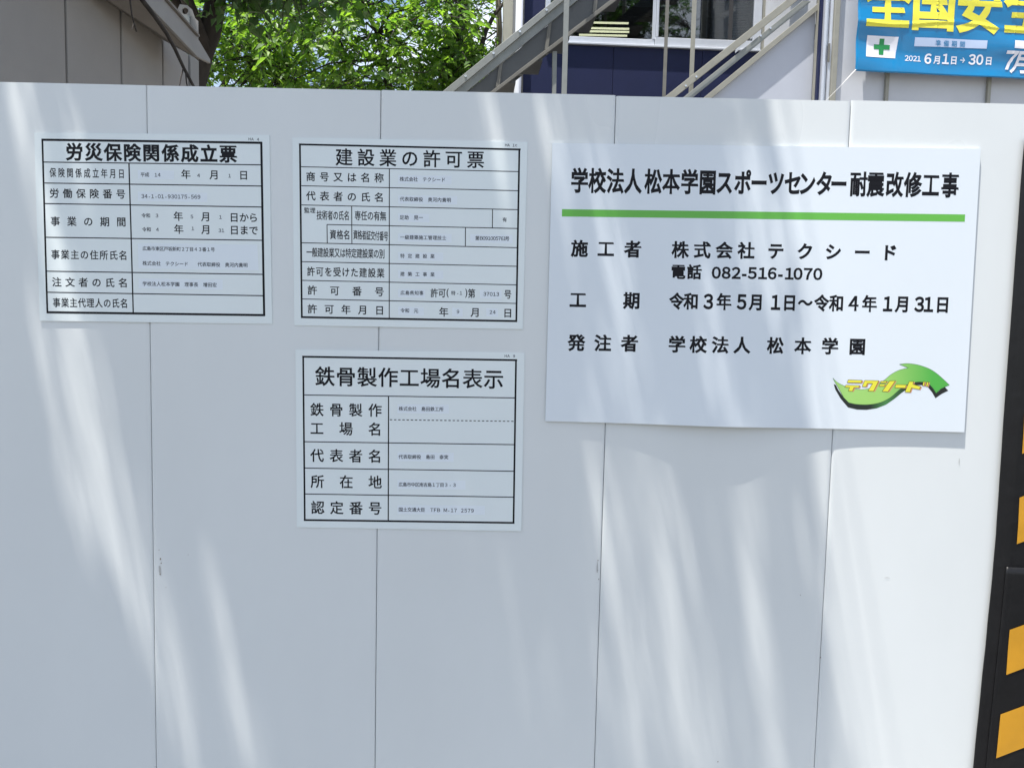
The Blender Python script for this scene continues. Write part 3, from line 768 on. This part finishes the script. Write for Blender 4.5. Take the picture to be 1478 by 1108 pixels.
def tree(name, label, loc, limbs, blobs, nclust, leaves_per, lsize, mats_, trunk_r=.12, nsingle=120, xmax=99, jit=.025, gaps=None):
    reach = 1.0
    t = thing(name, label, 'tree', loc)
    mb = MB(); trunk = [Vector(p) for p in limbs[0]]
    def wob(pts, rr, amp):
        out = []
        for i in range(len(pts)-1):
            for k in range(4):
                u = k/4; q = pts[i].lerp(pts[i+1], u)
                out.append(q+Vector((noise.noise(q*1.7), noise.noise(q*1.7+Vector((9, 0, 0))), 0))*amp)
        out.append(pts[-1]); n_ = len(out)
        return out, [rr[0]+(rr[1]-rr[0])*i/(n_-1) for i in range(n_)]
    nodes = []
    p, r = wob(trunk, (trunk_r, trunk_r*.45), .06); mb.tube(p, r, 12); mb.build('trunk', mats_[1], t, smooth=True)
    nodes += p[len(p)//3:]
    for lb in limbs[1:]:
        mb = MB(); q = [Vector(x) for x in lb]; p, r = wob(q, (trunk_r*.42, trunk_r*.10), .10); mb.tube(p, r, 8); mb.build('limb', mats_[1], t, smooth=True); nodes += p
    nodes = np.array([tuple(x) for x in nodes])
    tw = MB(); lv = []
    for _ in range(nclust):
        b = blobs[int(rng.choice(len(blobs), p=np.array([x[6] for x in blobs])/sum(x[6] for x in blobs)))]
        u = rng.normal(0, 1, 3); u /= np.linalg.norm(u); rad = rng.uniform(.15, 1)**.5
        c = np.array(b[:3])+u*rad*np.array(b[3:6])
        if c[0] > xmax: continue
        k = np.argmin(((nodes-c)**2).sum(1)); s0 = nodes[k]
        dv = c-s0; ln = np.linalg.norm(dv)+1e-6; dirn = dv/ln
        L = rng.uniform(.22, .5)*reach; dd = dirn*.6+rng.normal(0, .45, 3); dd /= np.linalg.norm(dd); dd[2] -= .15
        a_ = c-dd*L*.5; e_ = c+dd*L*.5
        if rng.random() < (.35 if gaps is None else .08): 
            mid = s0+(a_-s0)*.5+rng.normal(0, .05, 3)
            tw.tube([tuple(s0), tuple(mid), tuple(a_), tuple(e_)], [.012, .009, .006, .002], 4)
        else:
            tw.tube([tuple(a_), tuple(c), tuple(e_)], [.005, .004, .002] if gaps is None else [.003, .0025, .0015], 4)
        side_ = np.cross(dd, [0, 0, 1.0]); side_ /= np.linalg.norm(side_)+1e-6
        for q in range(leaves_per):
            tt = rng.random(); p_ = a_+(e_-a_)*tt+rng.normal(0, jit, 3)
            sg = 1 if q % 2 else -1
            lv.append((p_, dd*.5+side_*sg*.9))
    tw.build('twigs', mats_[1], t, kind='stuff')
    v, f, c, L, ax = leafset(lv, lsize)
    if gaps:
        kp = gaps(v); v = v.reshape(-1, 5, 3)[kp].reshape(-1, 3); c = c[kp]; L = L[kp]; ax = ax[kp]; f = f[:len(c)*4]
    x, y, z = proj(c); vis = (x > 0) & (x < 1478) & (y > -10) & (y < 140) & (z > .5)
    score = np.where(vis, L/z, 0); order = np.argsort(-score)[:nsingle]; order = [i for i in order if score[i] > 0]
    keep = np.ones(len(c), bool); keep[order] = False
    fk = f.reshape(-1, 4, 3)[keep].reshape(-1, 3)
    off = np.array(loc); me = bpy.data.meshes.new('foliage')
    idx = np.nonzero(keep)[0]; vv = v.reshape(-1, 5, 3)[idx].reshape(-1, 3)-off
    ff = (np.array([[0, 2, 1], [0, 3, 2], [1, 2, 4], [2, 3, 4]])[None]+(np.arange(len(idx))*5)[:, None, None]).reshape(-1, 3)
    me.from_pydata(vv.tolist(), [], ff.tolist()); me.materials.append(mats_[0]); me.update()
    fo = bpy.data.objects.new('foliage', me); C.objects.link(fo); fo.parent = t; fo['kind'] = 'stuff'
    lm = bpy.data.meshes.new('leaf')
    lm.from_pydata([(0, 0, 0), (-.27, .42, .10), (0, .48, 0), (.27, .42, .10), (0, 1, -.08)], [], [(0, 2, 1), (0, 3, 2), (1, 2, 4), (2, 3, 4)]); lm.materials.append(mats_[0])
    for i in order:
        lo = bpy.data.objects.new('leaf', lm); C.objects.link(lo); lo.parent = t
        A = ax[i]; m4 = Matrix(((A[0][0], A[1][0], A[2][0], 0), (A[0][1], A[1][1], A[2][1], 0), (A[0][2], A[1][2], A[2][2], 0), (0, 0, 0, 1)))
        lo.matrix_basis = Matrix.Translation(Vector(c[i]-off)) @ m4 @ Matrix.Diagonal((L[i], L[i], L[i], 1))
    return t

# near tree: trunk behind the shed, its crown reaching out over the fence
tree('leaning_shade_tree', 'dark tree rising behind the shed, its deep green crown reaching over the fence', (-1.5, 3.6, 0),
     [[(-1.5, 3.6, 0), (-1.4, 3.6, 1.8), (-1.22, 3.5, 3.1), (-.98, 3.4, 3.6), (-.8, 2.9, 4.9)],
      [(-1.2, 3.5, 3.1), (-1.1, 2.4, 3.9), (-.9, 1.2, 4.4), (-.5, .5, 4.6), (.2, .3, 4.8)],
      [(-1.2, 3.5, 3.2), (-1.8, 2.0, 4.2), (-2.2, .8, 4.6), (-2.3, .3, 4.8)],
      [(-1.1, 3.4, 3.4), (-.6, 3.3, 3.6), (.0, 3.0, 3.8)],
      [(-.8, 2.9, 4.8), (-.9, 1.4, 5.3), (-.6, .3, 5.4)],
      [(-1.5, 3.5, 3.1), (-2.4, 3.6, 3.9), (-3.2, 3.4, 4.3)]],
     [(-1.75, -.5, 4.7, 2.5, 1.0, .7, 3.6), (.15, -.6, 4.65, .64, .5, .45, .9), (.54, -.62, 4.65, .34, .5, .4, .75), (-2.2, -.45, 4.7, 1.3, .7, .6, 1.3), (-1.0, -.68, 4.7, .9, .42, .45, 1.5), (-.15, -.65, 4.7, .6, .4, .4, .5), (-1.3, 2.2, 4.6, 1.9, 1.5, .75, 1.8), (-.75, 3.2, 3.85, .65, .5, .55, 2.0), (-.2, 3.3, 4.1, .6, .5, .5, .5), (-3.0, 3.2, 4.6, 1.5, 1.3, .8, .8)],
     2750, 16, .085, (M['leaf_dark'], M['bark']), .095, 120, 99, .07, sun_gaps)
# farther tree behind the gap between shed and stair
tree('spreading_green_tree', 'bright green spreading tree between the beige shed and the steel stair', (-.35, 7.2, 0),
     [[(-.35, 7.2, 0), (-.4, 7.2, 1.5), (-.15, 7.1, 2.9), (.1, 7.0, 4.0), (.3, 6.9, 5.4)],
      [(-.3, 7.2, 2.4), (-1.1, 6.9, 3.5), (-2.0, 6.6, 4.2), (-2.8, 6.4, 4.6)],
      [(-.25, 7.2, 2.9), (-.9, 7.2, 3.9), (-1.5, 7.3, 4.9)],
      [(-.1, 7.1, 3.0), (.2, 7.0, 3.6), (.4, 6.9, 4.2), (.7, 7.0, 4.9)],
      [(-.1, 7.1, 2.8), (-.5, 6.4, 3.7), (-.7, 5.9, 4.5)],
      [(.0, 7.0, 3.4), (.2, 6.5, 4.4), (.25, 6.2, 5.2)]],
     [(-.8, 6.6, 4.1, 2.3, 1.3, .85, 4.0), (-.5, 6.9, 5.4, 2.0, 1.4, .9, 1.7), (-2.2, 6.8, 3.9, 1.2, 1.2, .9, 1.2), (.1, 6.9, 3.75, .55, .7, .7, .9), (-.9, 7.6, 3.3, 1.5, .8, .6, .7)],
     1380, 18, .098, (M['leaf'], M['bark']), .13, 180, .38)
# slim pale stem right of it
tree('slim_pale_tree', 'slim tree with pale bark against the cream corner of the office', (.62, 7.6, 0),
     [[(.70, 7.6, 0), (.68, 7.6, 2.2), (.62, 7.6, 3.4), (.56, 7.6, 4.3), (.5, 7.6, 5.6)],
      [(.62, 7.6, 3.6), (.9, 7.5, 4.2), (1.0, 7.4, 4.8)]],
     [(.45, 7.7, 4.8, .5, .6, .8, 1.0), (.2, 7.8, 3.8, .35, .5, .4, .5)],
     110, 15, .09, (M['leaf'], M['bark_light']), .06, 20, .5)

# tree across the road, seen mirrored in the office window
tree('roadside_tree', 'tall roadside tree seen only as leaves mirrored in the office window', (4.6, -5.5, 0),
     [[(4.6, -5.5, 0), (4.5, -5.4, 3.0), (4.3, -5.0, 5.5), (4.0, -4.4, 8.0)], [(4.4, -5.2, 4.8), (3.6, -4.0, 6.6), (2.8, -3.2, 7.4)], [(4.4, -5.2, 5.2), (5.2, -4.2, 7.0), (5.8, -3.6, 8.0)]],
     [(3.6, -3.8, 8.1, 1.7, 1.3, 1.15, 3.0), (5.0, -4.4, 8.0, 1.5, 1.3, 1.3, 1.5)],
     800, 15, .12, (M['leaf_dark'], M['bark']), .16, 0)

# bare branch hanging before the shed
BR = Frame(XW+.28, 1.5, 0)
bran = thing('bare_branch', 'thin bare branch hanging down across the beige shed wall', 'branch', tuple(BR.w(BR.at(280, 123), 0)))
SB = SideFrame(XW+.22)
P = [SB.w(SB.at(*p)) for p in [(196, -30), (205, 0), (222, 22), (240, 48), (252, 70), (265, 98), (281, 128), (288, 150)]]
mb = MB(); mb.tube(P, [.008, .0075, .007, .0065, .006, .0055, .005, .003], 7); mb.build('stem', M['bark'], bran, smooth=True)
for pl in ([(265, 98), (261, 112), (259, 126)], [(268, 104), (269, 118), (271, 128)], [(187, -5), (190, 20), (193, 34), (190, 44)], [(193, 34), (197, 46)]):
    mb = MB(); mb.tube([SB.w(SB.at(*p)) for p in pl], [.0028, .0024, .0018, .001][:len(pl)], 5); mb.build('twig', M['bark'], bran)

# ------------------------------------------------------------------ navy site office
NA = radians(3.4)
NV = Frame(.9, 6.7, NA)
def rc(fr, x0, x1, y0, y1, n=0):
    """photo rectangle -> s0,s1,z0,z1 on the frame"""
    a = fr.at(x0, (y0+y1)/2, n); b = fr.at(x1, (y0+y1)/2, n); t = fr.at((x0+x1)/2, y0, n); l = fr.at((x0+x1)/2, y1, n)
    return a[0], b[0], l[1], t[1]
off = thing('navy_site_office', 'navy blue site office with aluminium sliding window behind the steel stairs', 'building', tuple(NV.w((1.5, 0), -1.5)))
s_l = NV.at(756, 60)[0]; s_r = NV.at(1190, 60)[0]
wz0 = NV.at(950, 70)[1]; wz1 = wz0+1.05
ws0 = NV.at(822, 60)[0]-.25; ws1 = NV.at(1097, 60)[0]
ds0, ds1 = NV.at(1097.5, 50)[0], NV.at(1150, 50)[0]
mb = MB()
def wallbox(s0, s1, z0, z1, nm='wall'):
    m_ = MB(); m_.box(NV, s0, s1, z0, z1, -.06, 0); return m_.build(nm, M['navy'], off)
k = s_l; pan = []
while k < ws1-.3:                                  # panels below the window
    e = min(k+.9, ws1); wallbox(k+.002, e-.002, .1, wz0-.001, 'wall_panel'); k = e
wallbox(s_l, ws0-.002, wz0+.001, 6.0, 'wall_panel'); wallbox(ws0, ws1, wz1+.001, 6.0, 'wall_panel')
wallbox(ds1+.002, s_r, .1, 6.0, 'wall_panel'); wallbox(ws1+.003, ds1, wz1+.001, 6.0, 'wall_panel')
mb = MB(); mb.box(NV, s_l, s_r, .1, 6.0, -3.1, -3.0); mb.box(NV, s_l, s_l+.05, .1, 6.0, -2.995, -.061); mb.box(NV, s_r-.05, s_r, .1, 6.0, -2.995, -.061); mb.build('rear_wall', M['room'], off)
mb = MB(); mb.box(NV, s_l-.05, s_r+.05, 6.002, 6.1, -3.15, .1); mb.build('roof', M['shedtrim'], off)
mb = MB(); mb.box(NV, s_l+.052, s_r-.052, wz1+.3, wz1+.34, -2.99, -.065); mb.build('ceiling', M['room'], off)
# door strip between window and navy corner
mb = MB(); mb.box(NV, ds0+.01, ds1-.01, .1, wz1, -.05, -.02); mb.build('door', M['door'], off)
for x0, x1, m_ in ((1097.5, 1107, 'tan'), (1117, 1119, 'dark'), (1134, 1140, 'navy'), (1141, 1149.5, 'alu')):
    mb = MB(); a_, b_ = NV.at(x0, 50)[0], NV.at(x1, 50)[0]; mb.box(NV, a_, b_, .1, wz1-.002, -.018, .02); mb.build('door_frame', M[m_], off)
mb = MB(); q = NV.at(1130, 27); mb.box(NV, q[0]-.02, q[0]+.03, q[1]-.008, q[1]+.008, .0, .05); mb.build('door_handle', M['dark'], off)
# window
win = MB()
win.box(NV, ws0, ws1, wz0, wz0+.022, -.04, .035); win.box(NV, ws0, ws1, wz1-.04, wz1, -.04, .03)
sr0, sr1 = NV.at(1086.5, 40)[0], ws1-.002
win.box(NV, sr0, sr1, wz0+.023, wz1-.041, -.04, .03); win.box(NV, ws0, ws0+.05, wz0+.023, wz1-.041, -.04, .03)
wf = win.build('window_frame', M['alu'], off); bevel(wf, .004)
m0, m1 = NV.at(942.5, 30)[0], NV.at(949, 30)[0]
fh = NV.at(1000, 57)[1]-NV.at(1000, 69)[1]
sb = MB(); sb.box(NV, ws0+.051, m1-.018, wz0+.023, wz0+.023+fh*.8, -.032, -.012); sb.box(NV, m0, m1-.012, wz0+.024+fh*.8, wz1-.042, -.032, -.008)
bevel(sb.build('sash', M['alu'], off), .003)
sb = MB(); sb.box(NV, m1-.016, sr0-.001, wz0+.024, wz0+.024+fh, -.01, .012); sb.box(NV, m1-.011, m1+.012, wz0+.026+fh, wz1-.042, -.01, .014)
bevel(sb.build('sash', M['alu'], off), .003)
mm = MB(); a_, b_ = NV.at(1051.5, 30)[0], NV.at(1057.5, 30)[0]; mm.box(NV, a_, b_, wz0+.026+fh, wz1-.042, -.006, .004); mm.build('mullion', M['dark'], off)
g = MB(); g.box(NV, ws0+.05, m0-.001, wz0+.025+fh*.8, wz1-.043, -.024, -.020); g.build('pane', M['glass'], off)
g = MB(); g.box(NV, m1+.0125, sr0-.001, wz0+.027+fh, wz1-.043, -.004, -.0005) if False else g.box(NV, m1+.0125, a_-.001, wz0+.027+fh, wz1-.043, -.003, .001); g.build('pane', M['glass'], off)
g = MB(); g.box(NV, b_+.001, sr0-.001, wz0+.027+fh, wz1-.043, -.003, .001); g.build('pane', M['glass'], off)
bl = MB(); z = wz0+.06
while z < wz1-.05:
    for s0_, s1_, lowz in ((ws0+.06, m0-.01, wz0+.42), (m1+.02, sr0-.01, wz0)):
        if z > lowz: bl.prism(NV, [(s0_, z), (s1_, z), (s1_, z+.011), (s0_, z+.011)], -.085, -.075)
    z += .0165
bl.build('window_blind', M['slat'], off, kind='stuff')
# lit ceiling tubes inside the office
for x0, x1, y0, dn in ((836, 905, 51, 0), (834, 908, 45.5, 0), (836, 908, 41, 0), (842, 907, 33, 0)):
    q0 = NV.at(x0, y0-.4, -1.6); q1 = NV.at(x1, y0+1.0, -1.6)
    m_ = MB(); m_.tube([NV.w(q0, -1.6), NV.w(q1, -1.6)], .012, 8); m_.build('ceiling_lamp', M['tube'], off, smooth=True)
# cream corner column and white downpipe at its left end
mb = MB(); a_, b_ = NV.at(727, 30)[0], NV.at(741, 30)[0]; mb.box(NV, a_, b_, .05, 6.0, -.3, -.05); bevel(mb.build('corner_column', M['cream'], off), .006)
pA, pB = NV.at(750, 0, .06), NV.at(748, 130, .06)
mb = MB(); mb.tube([NV.w((pA[0], .1), .06), NV.w((pA[0], 6.0), .06)], .036, 14); mb.build('downpipe', M['pale'], off, smooth=True)

# ------------------------------------------------------------------ steel stair rising to the right
ST = Frame(.9, 5.3, NA)
st1 = thing('outdoor_steel_stair', 'grey steel stair flight with plated side climbing right before the navy office', 'stairs', tuple(ST.w((0, 0), -.4)))
def band(fr, pts, n0, n1, name, m_, parent, bv=.002):
    mb_ = MB(); mb_.prism(fr, [fr.at(*p) for p in pts], n0, n1); o_ = mb_.build(name, M[m_], parent)
    return bevel(o_, bv) if bv else o_
def ext(p, q, t0, t1):
    """stretch a photo line p-q"""
    return ((p[0]+(q[0]-p[0])*t0, p[1]+(q[1]-p[1])*t0), (p[0]+(q[0]-p[0])*t1, p[1]+(q[1]-p[1])*t1))
L1 = ((640, 133), (803, 0)); L2 = ((650, 139), (818, 2)); L3 = ((682, 139), (838, 13)); L4 = ((706, 139), (890, 0)); L4b = ((700, 136), (881, -1))
def strip(A, B, t0, t1): a0, a1 = ext(*A, t0, t1); b0, b1 = ext(*B, t0, t1); return [a0, a1, b1, b0]
band(ST, strip(L1, ((650, 138), (815, 1)), -1.5, 1.8), -.004, .035, 'top_flange', 'stair', st1)
band(ST, strip(((649, 137.5), (814.5, 1)), ((665, 140), (833, 1.5)), -1.5, 1.8), -.006, .012, 'rail_web', 'stair', st1)
band(ST, strip(((664, 141), (833, 2)), ((703, 140), (886, 0)), -1.5, 1.8), -.012, -.006, 'side_plate', 'stair_dark', st1, 0)
band(ST, strip(((701, 139), (884, -1)), ((706, 141), (890, 1)), -1.5, 1.8), -.004, .02, 'bottom_flange', 'stair_edge', st1)
for x in (722.5, 793, 862):
    t = (x-665)/168.0; yt = 141-t*139-3; yb_ = 139-(x-703)/183.0*139
    yt = 141+(x-664)*(2-141)/169.; yb_ = 140+(x-702)*(-140)/183.
    band(ST, [(x-2, yt), (x+3.5, yt-4), (x-1.5, yb_), (x-7, yb_+2)], -.005, .008, 'stiffener', 'stair_edge', st1, .001)
for bx_, by_ in ((712, 79), (750, 48), (788, 17), (672, 112)):
    q = ST.at(bx_, by_); m_ = MB(); m_.tube([ST.w(q, .03), ST.w(q, .043)], .010, 8); m_.build('bolt', M['bolt'], st1)
# treads and far stringer behind the plate
sA = ST.at(664, 141); sB = ST.at(833, 2); slope = (sB[1]-sA[1])/(sB[0]-sA[0])
for i in range(-8, 16):
    s_ = sA[0]+i*.22; z_ = sA[1]+slope*(s_-sA[0])-.03
    mb = MB(); mb.box(ST, s_, s_+.24, z_-.02, z_, -.42, -.02); mb.build('tread', M['stair_dark'], st1)
mb = MB(); s0_ = sA[0]-1.8; s1_ = sA[0]+3.4
mb.prism(ST, [(s0_, sA[1]+slope*(s0_-sA[0])-.14), (s1_, sA[1]+slope*(s1_-sA[0])-.14), (s1_, sA[1]+slope*(s1_-sA[0])+.06), (s0_, sA[1]+slope*(s0_-sA[0])+.06)], -.44, -.425); mb.build('stringer', M['stair_dark'], st1)
band(ST, [(798, 73), (804.5, 73), (803, 145), (797.5, 145)], -.06, -.02, 'support_leg', 'stair', st1)

# posts in front
def pole(name, label, fr, xt, xb, w, n0, n1, m_='stair'):
    a_ = fr.at(xt, 0); b_ = fr.at(xb, 140); s_ = (a_[0]+b_[0])/2; hw = w/2
    root = thing(name, label, 'post', tuple(fr.w((s_, 0), 0)), 'steel angle posts standing around the stairs')
    mb_ = MB(); L_ = w; th = .005
    poly = [(-hw, n1), (hw, n1), (hw, n1-.05), (hw-th, n1-.05), (hw-th, n1-th), (-hw, n1-th)]
    v = [fr.w((s_+p[0], 0.0), p[1]) for p in poly]+[fr.w((s_+p[0], 5.6), p[1]) for p in poly]
    f = [(0, 5, 4, 3, 2, 1), (6, 7, 8, 9, 10, 11)]+[(i, (i+1) % 6, (i+1) % 6+6, i+6) for i in range(6)]
    mb_.add(v, f); mb_.build('angle_section', M[m_], root)
    mb_ = MB(); mb_.box(fr, s_-.06, s_+.06, 0.0, .008, n1-.09, n1+.03); mb_.build('base_plate', M[m_], root)
PF = Frame(.9, 5.15, NA)
pole('angle_post', 'steel angle post crossing the plated stair side left of the window', PF, 816.5, 813.5, .042, 0, .05)
pole('angle_post', 'slim greyer steel post in front of the window mullion', PF, 960.5, 957.5, .028, 0, .05, 'stair_edge')
pole('angle_post', 'steel angle post where the right handrail starts climbing', PF, 1000.5, 994.5, .036, 0, .05, 'tan')

# ------------------------------------------------------------------ second stair at right: rails over a pale triangular side
RT = Frame(1.9, 5.05, NA)
st2 = thing('railed_stair', 'second steel stair with two bolted rails over a pale triangular side panel', 'stairs', tuple(RT.w((.9, 0), -.3)))
band(RT, strip(((955, 144), (1136, 0)), ((969, 145), (1151, 1)), -.4, 1.5), .0, .035, 'handrail', 'tan', st2)
band(RT, strip(((982, 144), (1160, 0)), ((996, 144), (1172, 1)), -.3, 1.0), -.05, -.02, 'lower_rail', 'stair', st2)
band(RT, strip(((1013, 143.5), (1181, 5)), ((1025, 143.5), (1181, 14.5)), -.5, 1.0), -.002, .03, 'stringer_flange', 'tan', st2)
pp = strip(((1025, 143.5), (1181, 14.5)), ((1025, 143.5), (1181, 14.5)), -.5, 1.0)
bl_ = RT.at(*pp[0]); br_ = RT.at(*pp[1])
mb = MB(); mb.prism(RT, [(bl_[0], bl_[1]), (br_[0]-.015, br_[1]), (br_[0]-.015, .1), (bl_[0], .1)], -.03, -.012); mb.build('side_panel', M['pale'], st2)
q0 = RT.at(1175.5, 60); q1 = RT.at(1185, 60)
mb = MB(); mb.box(RT, q0[0], q1[0], 0, 5.6, .0, .05); bevel(mb.build('newel_post', M['tan'], st2), .003)
for px, py in ((988, 126), (1003, 113), (1099, 51), (1113, 40)):
    q = RT.at(px, py); m_ = MB(); n_ = .037 if px < 1050 else -.018
    m_.tube([RT.w(q, n_-.004), RT.w(q, n_+.006)], .008, 8); m_.build('bolt', M['bolt'], st2)
for (xa, ya), (xb, yb_) in (((1062, 75), (1077, 61)), ((1084, 55), (1094, 46))):
    band(RT, [(xa, ya-2), (xb, yb_-2), (xb, yb_+1.5), (xa, ya+1.5)], -.018, -.012, 'rail_bracket', 'alu', st2, 0)
for i in range(9):
    s_ = bl_[0]+.35+i*.22; z_ = bl_[1]+(br_[1]-bl_[1])/(br_[0]-bl_[0])*(s_-bl_[0])-.06
    m_ = MB(); m_.box(RT, s_, s_+.25, z_-.02, z_, -.62, -.032); m_.build('tread', M['stair_dark'], st2)

# ------------------------------------------------------------------ pale clad building right, with the blue banner
WL = Frame(2.9, 5.0, radians(2.0))
wal = thing('pale_clad_building', 'pale grey clad building with vertical battens behind the blue banner', 'building', tuple(WL.w((1.6, 0), -1.5)))
wx0 = WL.at(1206, 70)[0]
bat = [WL.at(1277, 125)[0], WL.at(1424, 125)[0]]; bstep = bat[1]-bat[0]
eds = [wx0, bat[0]]+[bat[0]+bstep*i for i in range(1, 5)]
for a_, b_ in zip(eds[:-1], eds[1:]):
    m_ = MB(); m_.box(WL, a_+.001, b_-.001, .1, 5.8, -.04, 0); m_.build('wall_panel', M['pale2'], wal)
for s_ in eds[1:]:
    m_ = MB(); m_.box(WL, s_-.006, s_+.022, .1, 5.8, .001, .03); bevel(m_.build('batten', M['tan'], wal), .003)
m_ = MB(); m_.box(WL, wx0, eds[-1], .08, 5.85, -3.0, -.042); m_.build('body', M['pale2'], wal)
a_, b_ = WL.at(1199, 70)[0], WL.at(1206.5, 70)[0]
m_ = MB(); m_.box(WL, a_, b_, 0, 5.8, -.03, .05); bevel(m_.build('corner_post', M['tan'], wal), .004)
for x0, x1, n1_ in ((1187, 1191, .02), (1191.6, 1194.5, .0), (1195, 1199, .025)):
    a_, b_ = WL.at(x0, 70)[0], WL.at(x1, 70)[0]-.0015
    m_ = MB(); m_.box(WL, a_, b_, .1, 5.7, -.05, n1_); bevel(m_.build('window_jamb', M['alu'], wal), .002)
q = WL.at(1194, 78); m_ = MB(); m_.box(WL, q[0]-.006, q[0]+.008, q[1]-.07, q[1]+.07, .026, .035); m_.build('latch', M['stair_edge'], wal)
m_ = MB(); a_ = WL.at(1183.5, 70)[0]; b_ = WL.at(1187, 70)[0]-.002; m_.box(WL, a_, b_, .1, 5.7, -.06, -.02); m_.build('rubber_seal', M['navy'], wal)

BN = Frame(2.9, 4.92, radians(2.0))
bc = [BN.at(1240, -6), BN.at(1232, 104)]
bsl = (BN.at(1478, 113)[1]-BN.at(1232, 104)[1])/(BN.at(1478, 113)[0]-BN.at(1232, 104)[0])
ban = thing('blue_safety_banner', 'glossy blue banner with large yellow characters and a green cross', 'banner', tuple(BN.w((bc[1][0]+1.2, bc[1][1]), 0)))
bx0 = bc[1][0]; bz0 = bc[1][1]; BW = 2.6; BH = .95
def bn(s_, z_):
    """how far the cloth stands before its plane: folds and creases"""
    u = (s_-bx0); v = (z_-bz0-bsl*u)
    d = .02+.014*noise.noise(Vector((u*2.3, v*5.5, 7)))+.007*math.sin(v*19+u*1.8+1.0)
    for cx in (.33, .62, 1.25):
        d += .004*math.exp(-((u-cx-.02*v)/.006)**2)
    d += .005*math.exp(-((v-.385+.02*math.sin(u*6))/.012)**2)
    return d
mb = MB(); nx, nz = 110, 64; fr = []
for j in range(nz+1):
    for i in range(nx+1):
        u = i/nx*BW; v = j/nz*BH; s_ = bx0+u+.0*v; z_ = bz0+bsl*u+v
        sag = .012*math.sin(pi*min(1, u/BW*1.0))*(1-v/BH)
        fr.append(BN.w((s_, z_-sag), bn(s_, z_)))
W = nx+1; f = [(j*W+i, j*W+i+1, (j+1)*W+i+1, (j+1)*W+i) for j in range(nz) for i in range(nx)]
mb.add(fr, f); cl = mb.build('cloth', M['banner'], ban, smooth=True)
so_ = cl.modifiers.new('thick', 'SOLIDIFY'); so_.thickness = .0012; so_.offset = 1
def bnr(s_, z_): return bn(s_, z_+.012*math.sin(pi*min(1, max(0, (s_-bx0)/BW)))*(1-max(0, z_-bz0)/BH))
S = Sign(ban, BN, radians(-.4)+bsl, bnr, .003); S.dense = 5
def sub(o_, n=1):
    m__ = o_.modifiers.new('sub', 'SUBSURF'); m__.subdivision_type = 'SIMPLE'; m__.levels = n; m__.render_levels = n; return o_
def Q(x, y): return (1200+x/5.277, y/5.277)
S.glyphs([('全', *Q(425, 22)), ('国', *Q(770, 40)), ('安', *Q(1112, 60)), ('全', *Q(1478, 68))], 67, 76, 'x', M['byellow'], 'large_characters', eps=.005)
def dense(pts, k=6):
    out = []
    for a_, b_ in zip(pts, pts[1:]+pts[:1]):
        for i in range(k): out.append((a_[0]+(b_[0]-a_[0])*i/k, a_[1]+(b_[1]-a_[1])*i/k))
    return out
def quadgrid(pts, m, name, eps, k=8):
    a_, b_, c_, d_ = pts; V = []
    for j in range(k+1):
        for i in range(k+1):
            u, v = i/k, j/k
            p = tuple((d_[t]*(1-u)+c_[t]*u)*(1-v)+(a_[t]*(1-u)+b_[t]*u)*v for t in (0, 1))
            q = BN.at(*p); V.append(BN.w(q, bnr(*q)+eps))
    F_ = [(j*(k+1)+i, j*(k+1)+i+1, (j+1)*(k+1)+i+1, (j+1)*(k+1)+i) for j in range(k) for i in range(k)]
    return obj(name, V, F_, m, ban, smooth=True)
quadgrid([Q(268, 275), Q(502, 290), Q(480, 450), Q(255, 437)], M['bwhite'], 'white_square', .003)
quadgrid([Q(362, 300), Q(398, 302), Q(390, 424), Q(354, 421)], M['bgreen'], 'green_cross', .0045, 4)
quadgrid([Q(320, 342), Q(440, 349), Q(437, 385), Q(317, 378)], M['bgreen'], 'green_cross', .0048, 4)
quadgrid([Q(625, 294), Q(1175, 318), Q(1168, 380), Q(620, 360)], mat('pale_blue_print', (.50, .60, .80), .35), 'pale_bar', .003)
quadgrid([Q(1380, 318), Q(1800, 336), Q(1794, 398), Q(1374, 378)], M['bwhite'], 'pale_bar', .003)
S.glyphs([('準', *Q(798, 340)), ('備', *Q(860, 342)), ('期', *Q(922, 344)), ('間', *Q(985, 347))], 8.2, 8.6, 'w', mat('blue_small_print', (.02, .20, .42), .4), eps=.005)
S.glyphs([('2', *Q(566, 449)), ('0', *Q(597, 451)), ('2', *Q(628, 453)), ('1', *Q(658, 455))], 9.5, 9.8, 'w', M['bwhite'])
S.glyphs([('6', *Q(725, 455)), ('1', *Q(860, 457)), ('3', *Q(1062, 460)), ('0', *Q(1120, 462))], 17, 17.5, 'h', M['bwhite'])
S.glyphs([('月', *Q(795, 464)), ('日', *Q(922, 466)), ('日', *Q(1188, 470))], 11, 12, 'h', M['bwhite'])
S.glyphs([('→', *Q(990, 463))], 9, 11, 'w', M['bwhite'])
S.glyphs([('7', *Q(1348, 468)), ('月', *Q(1445, 480)), ('1', *Q(1540, 478)), ('日', *Q(1630, 485))], 30, 32, 'h', M['bwhite'], shear=.22, eps=.006)
# tie string from the lower corner
P0 = BN.w((bx0+.005, bz0+.01), .03); P1 = BN.w(BN.at(1191, 146), .02)
mb = MB(); mb.tube([P0, P0.lerp(P1, .15), P0.lerp(P1, .5)+Vector((0, 0, -.004)), P1], [.004, .0045, .0015, .0015], 6); mb.build('tie_string', M['string'], ban)
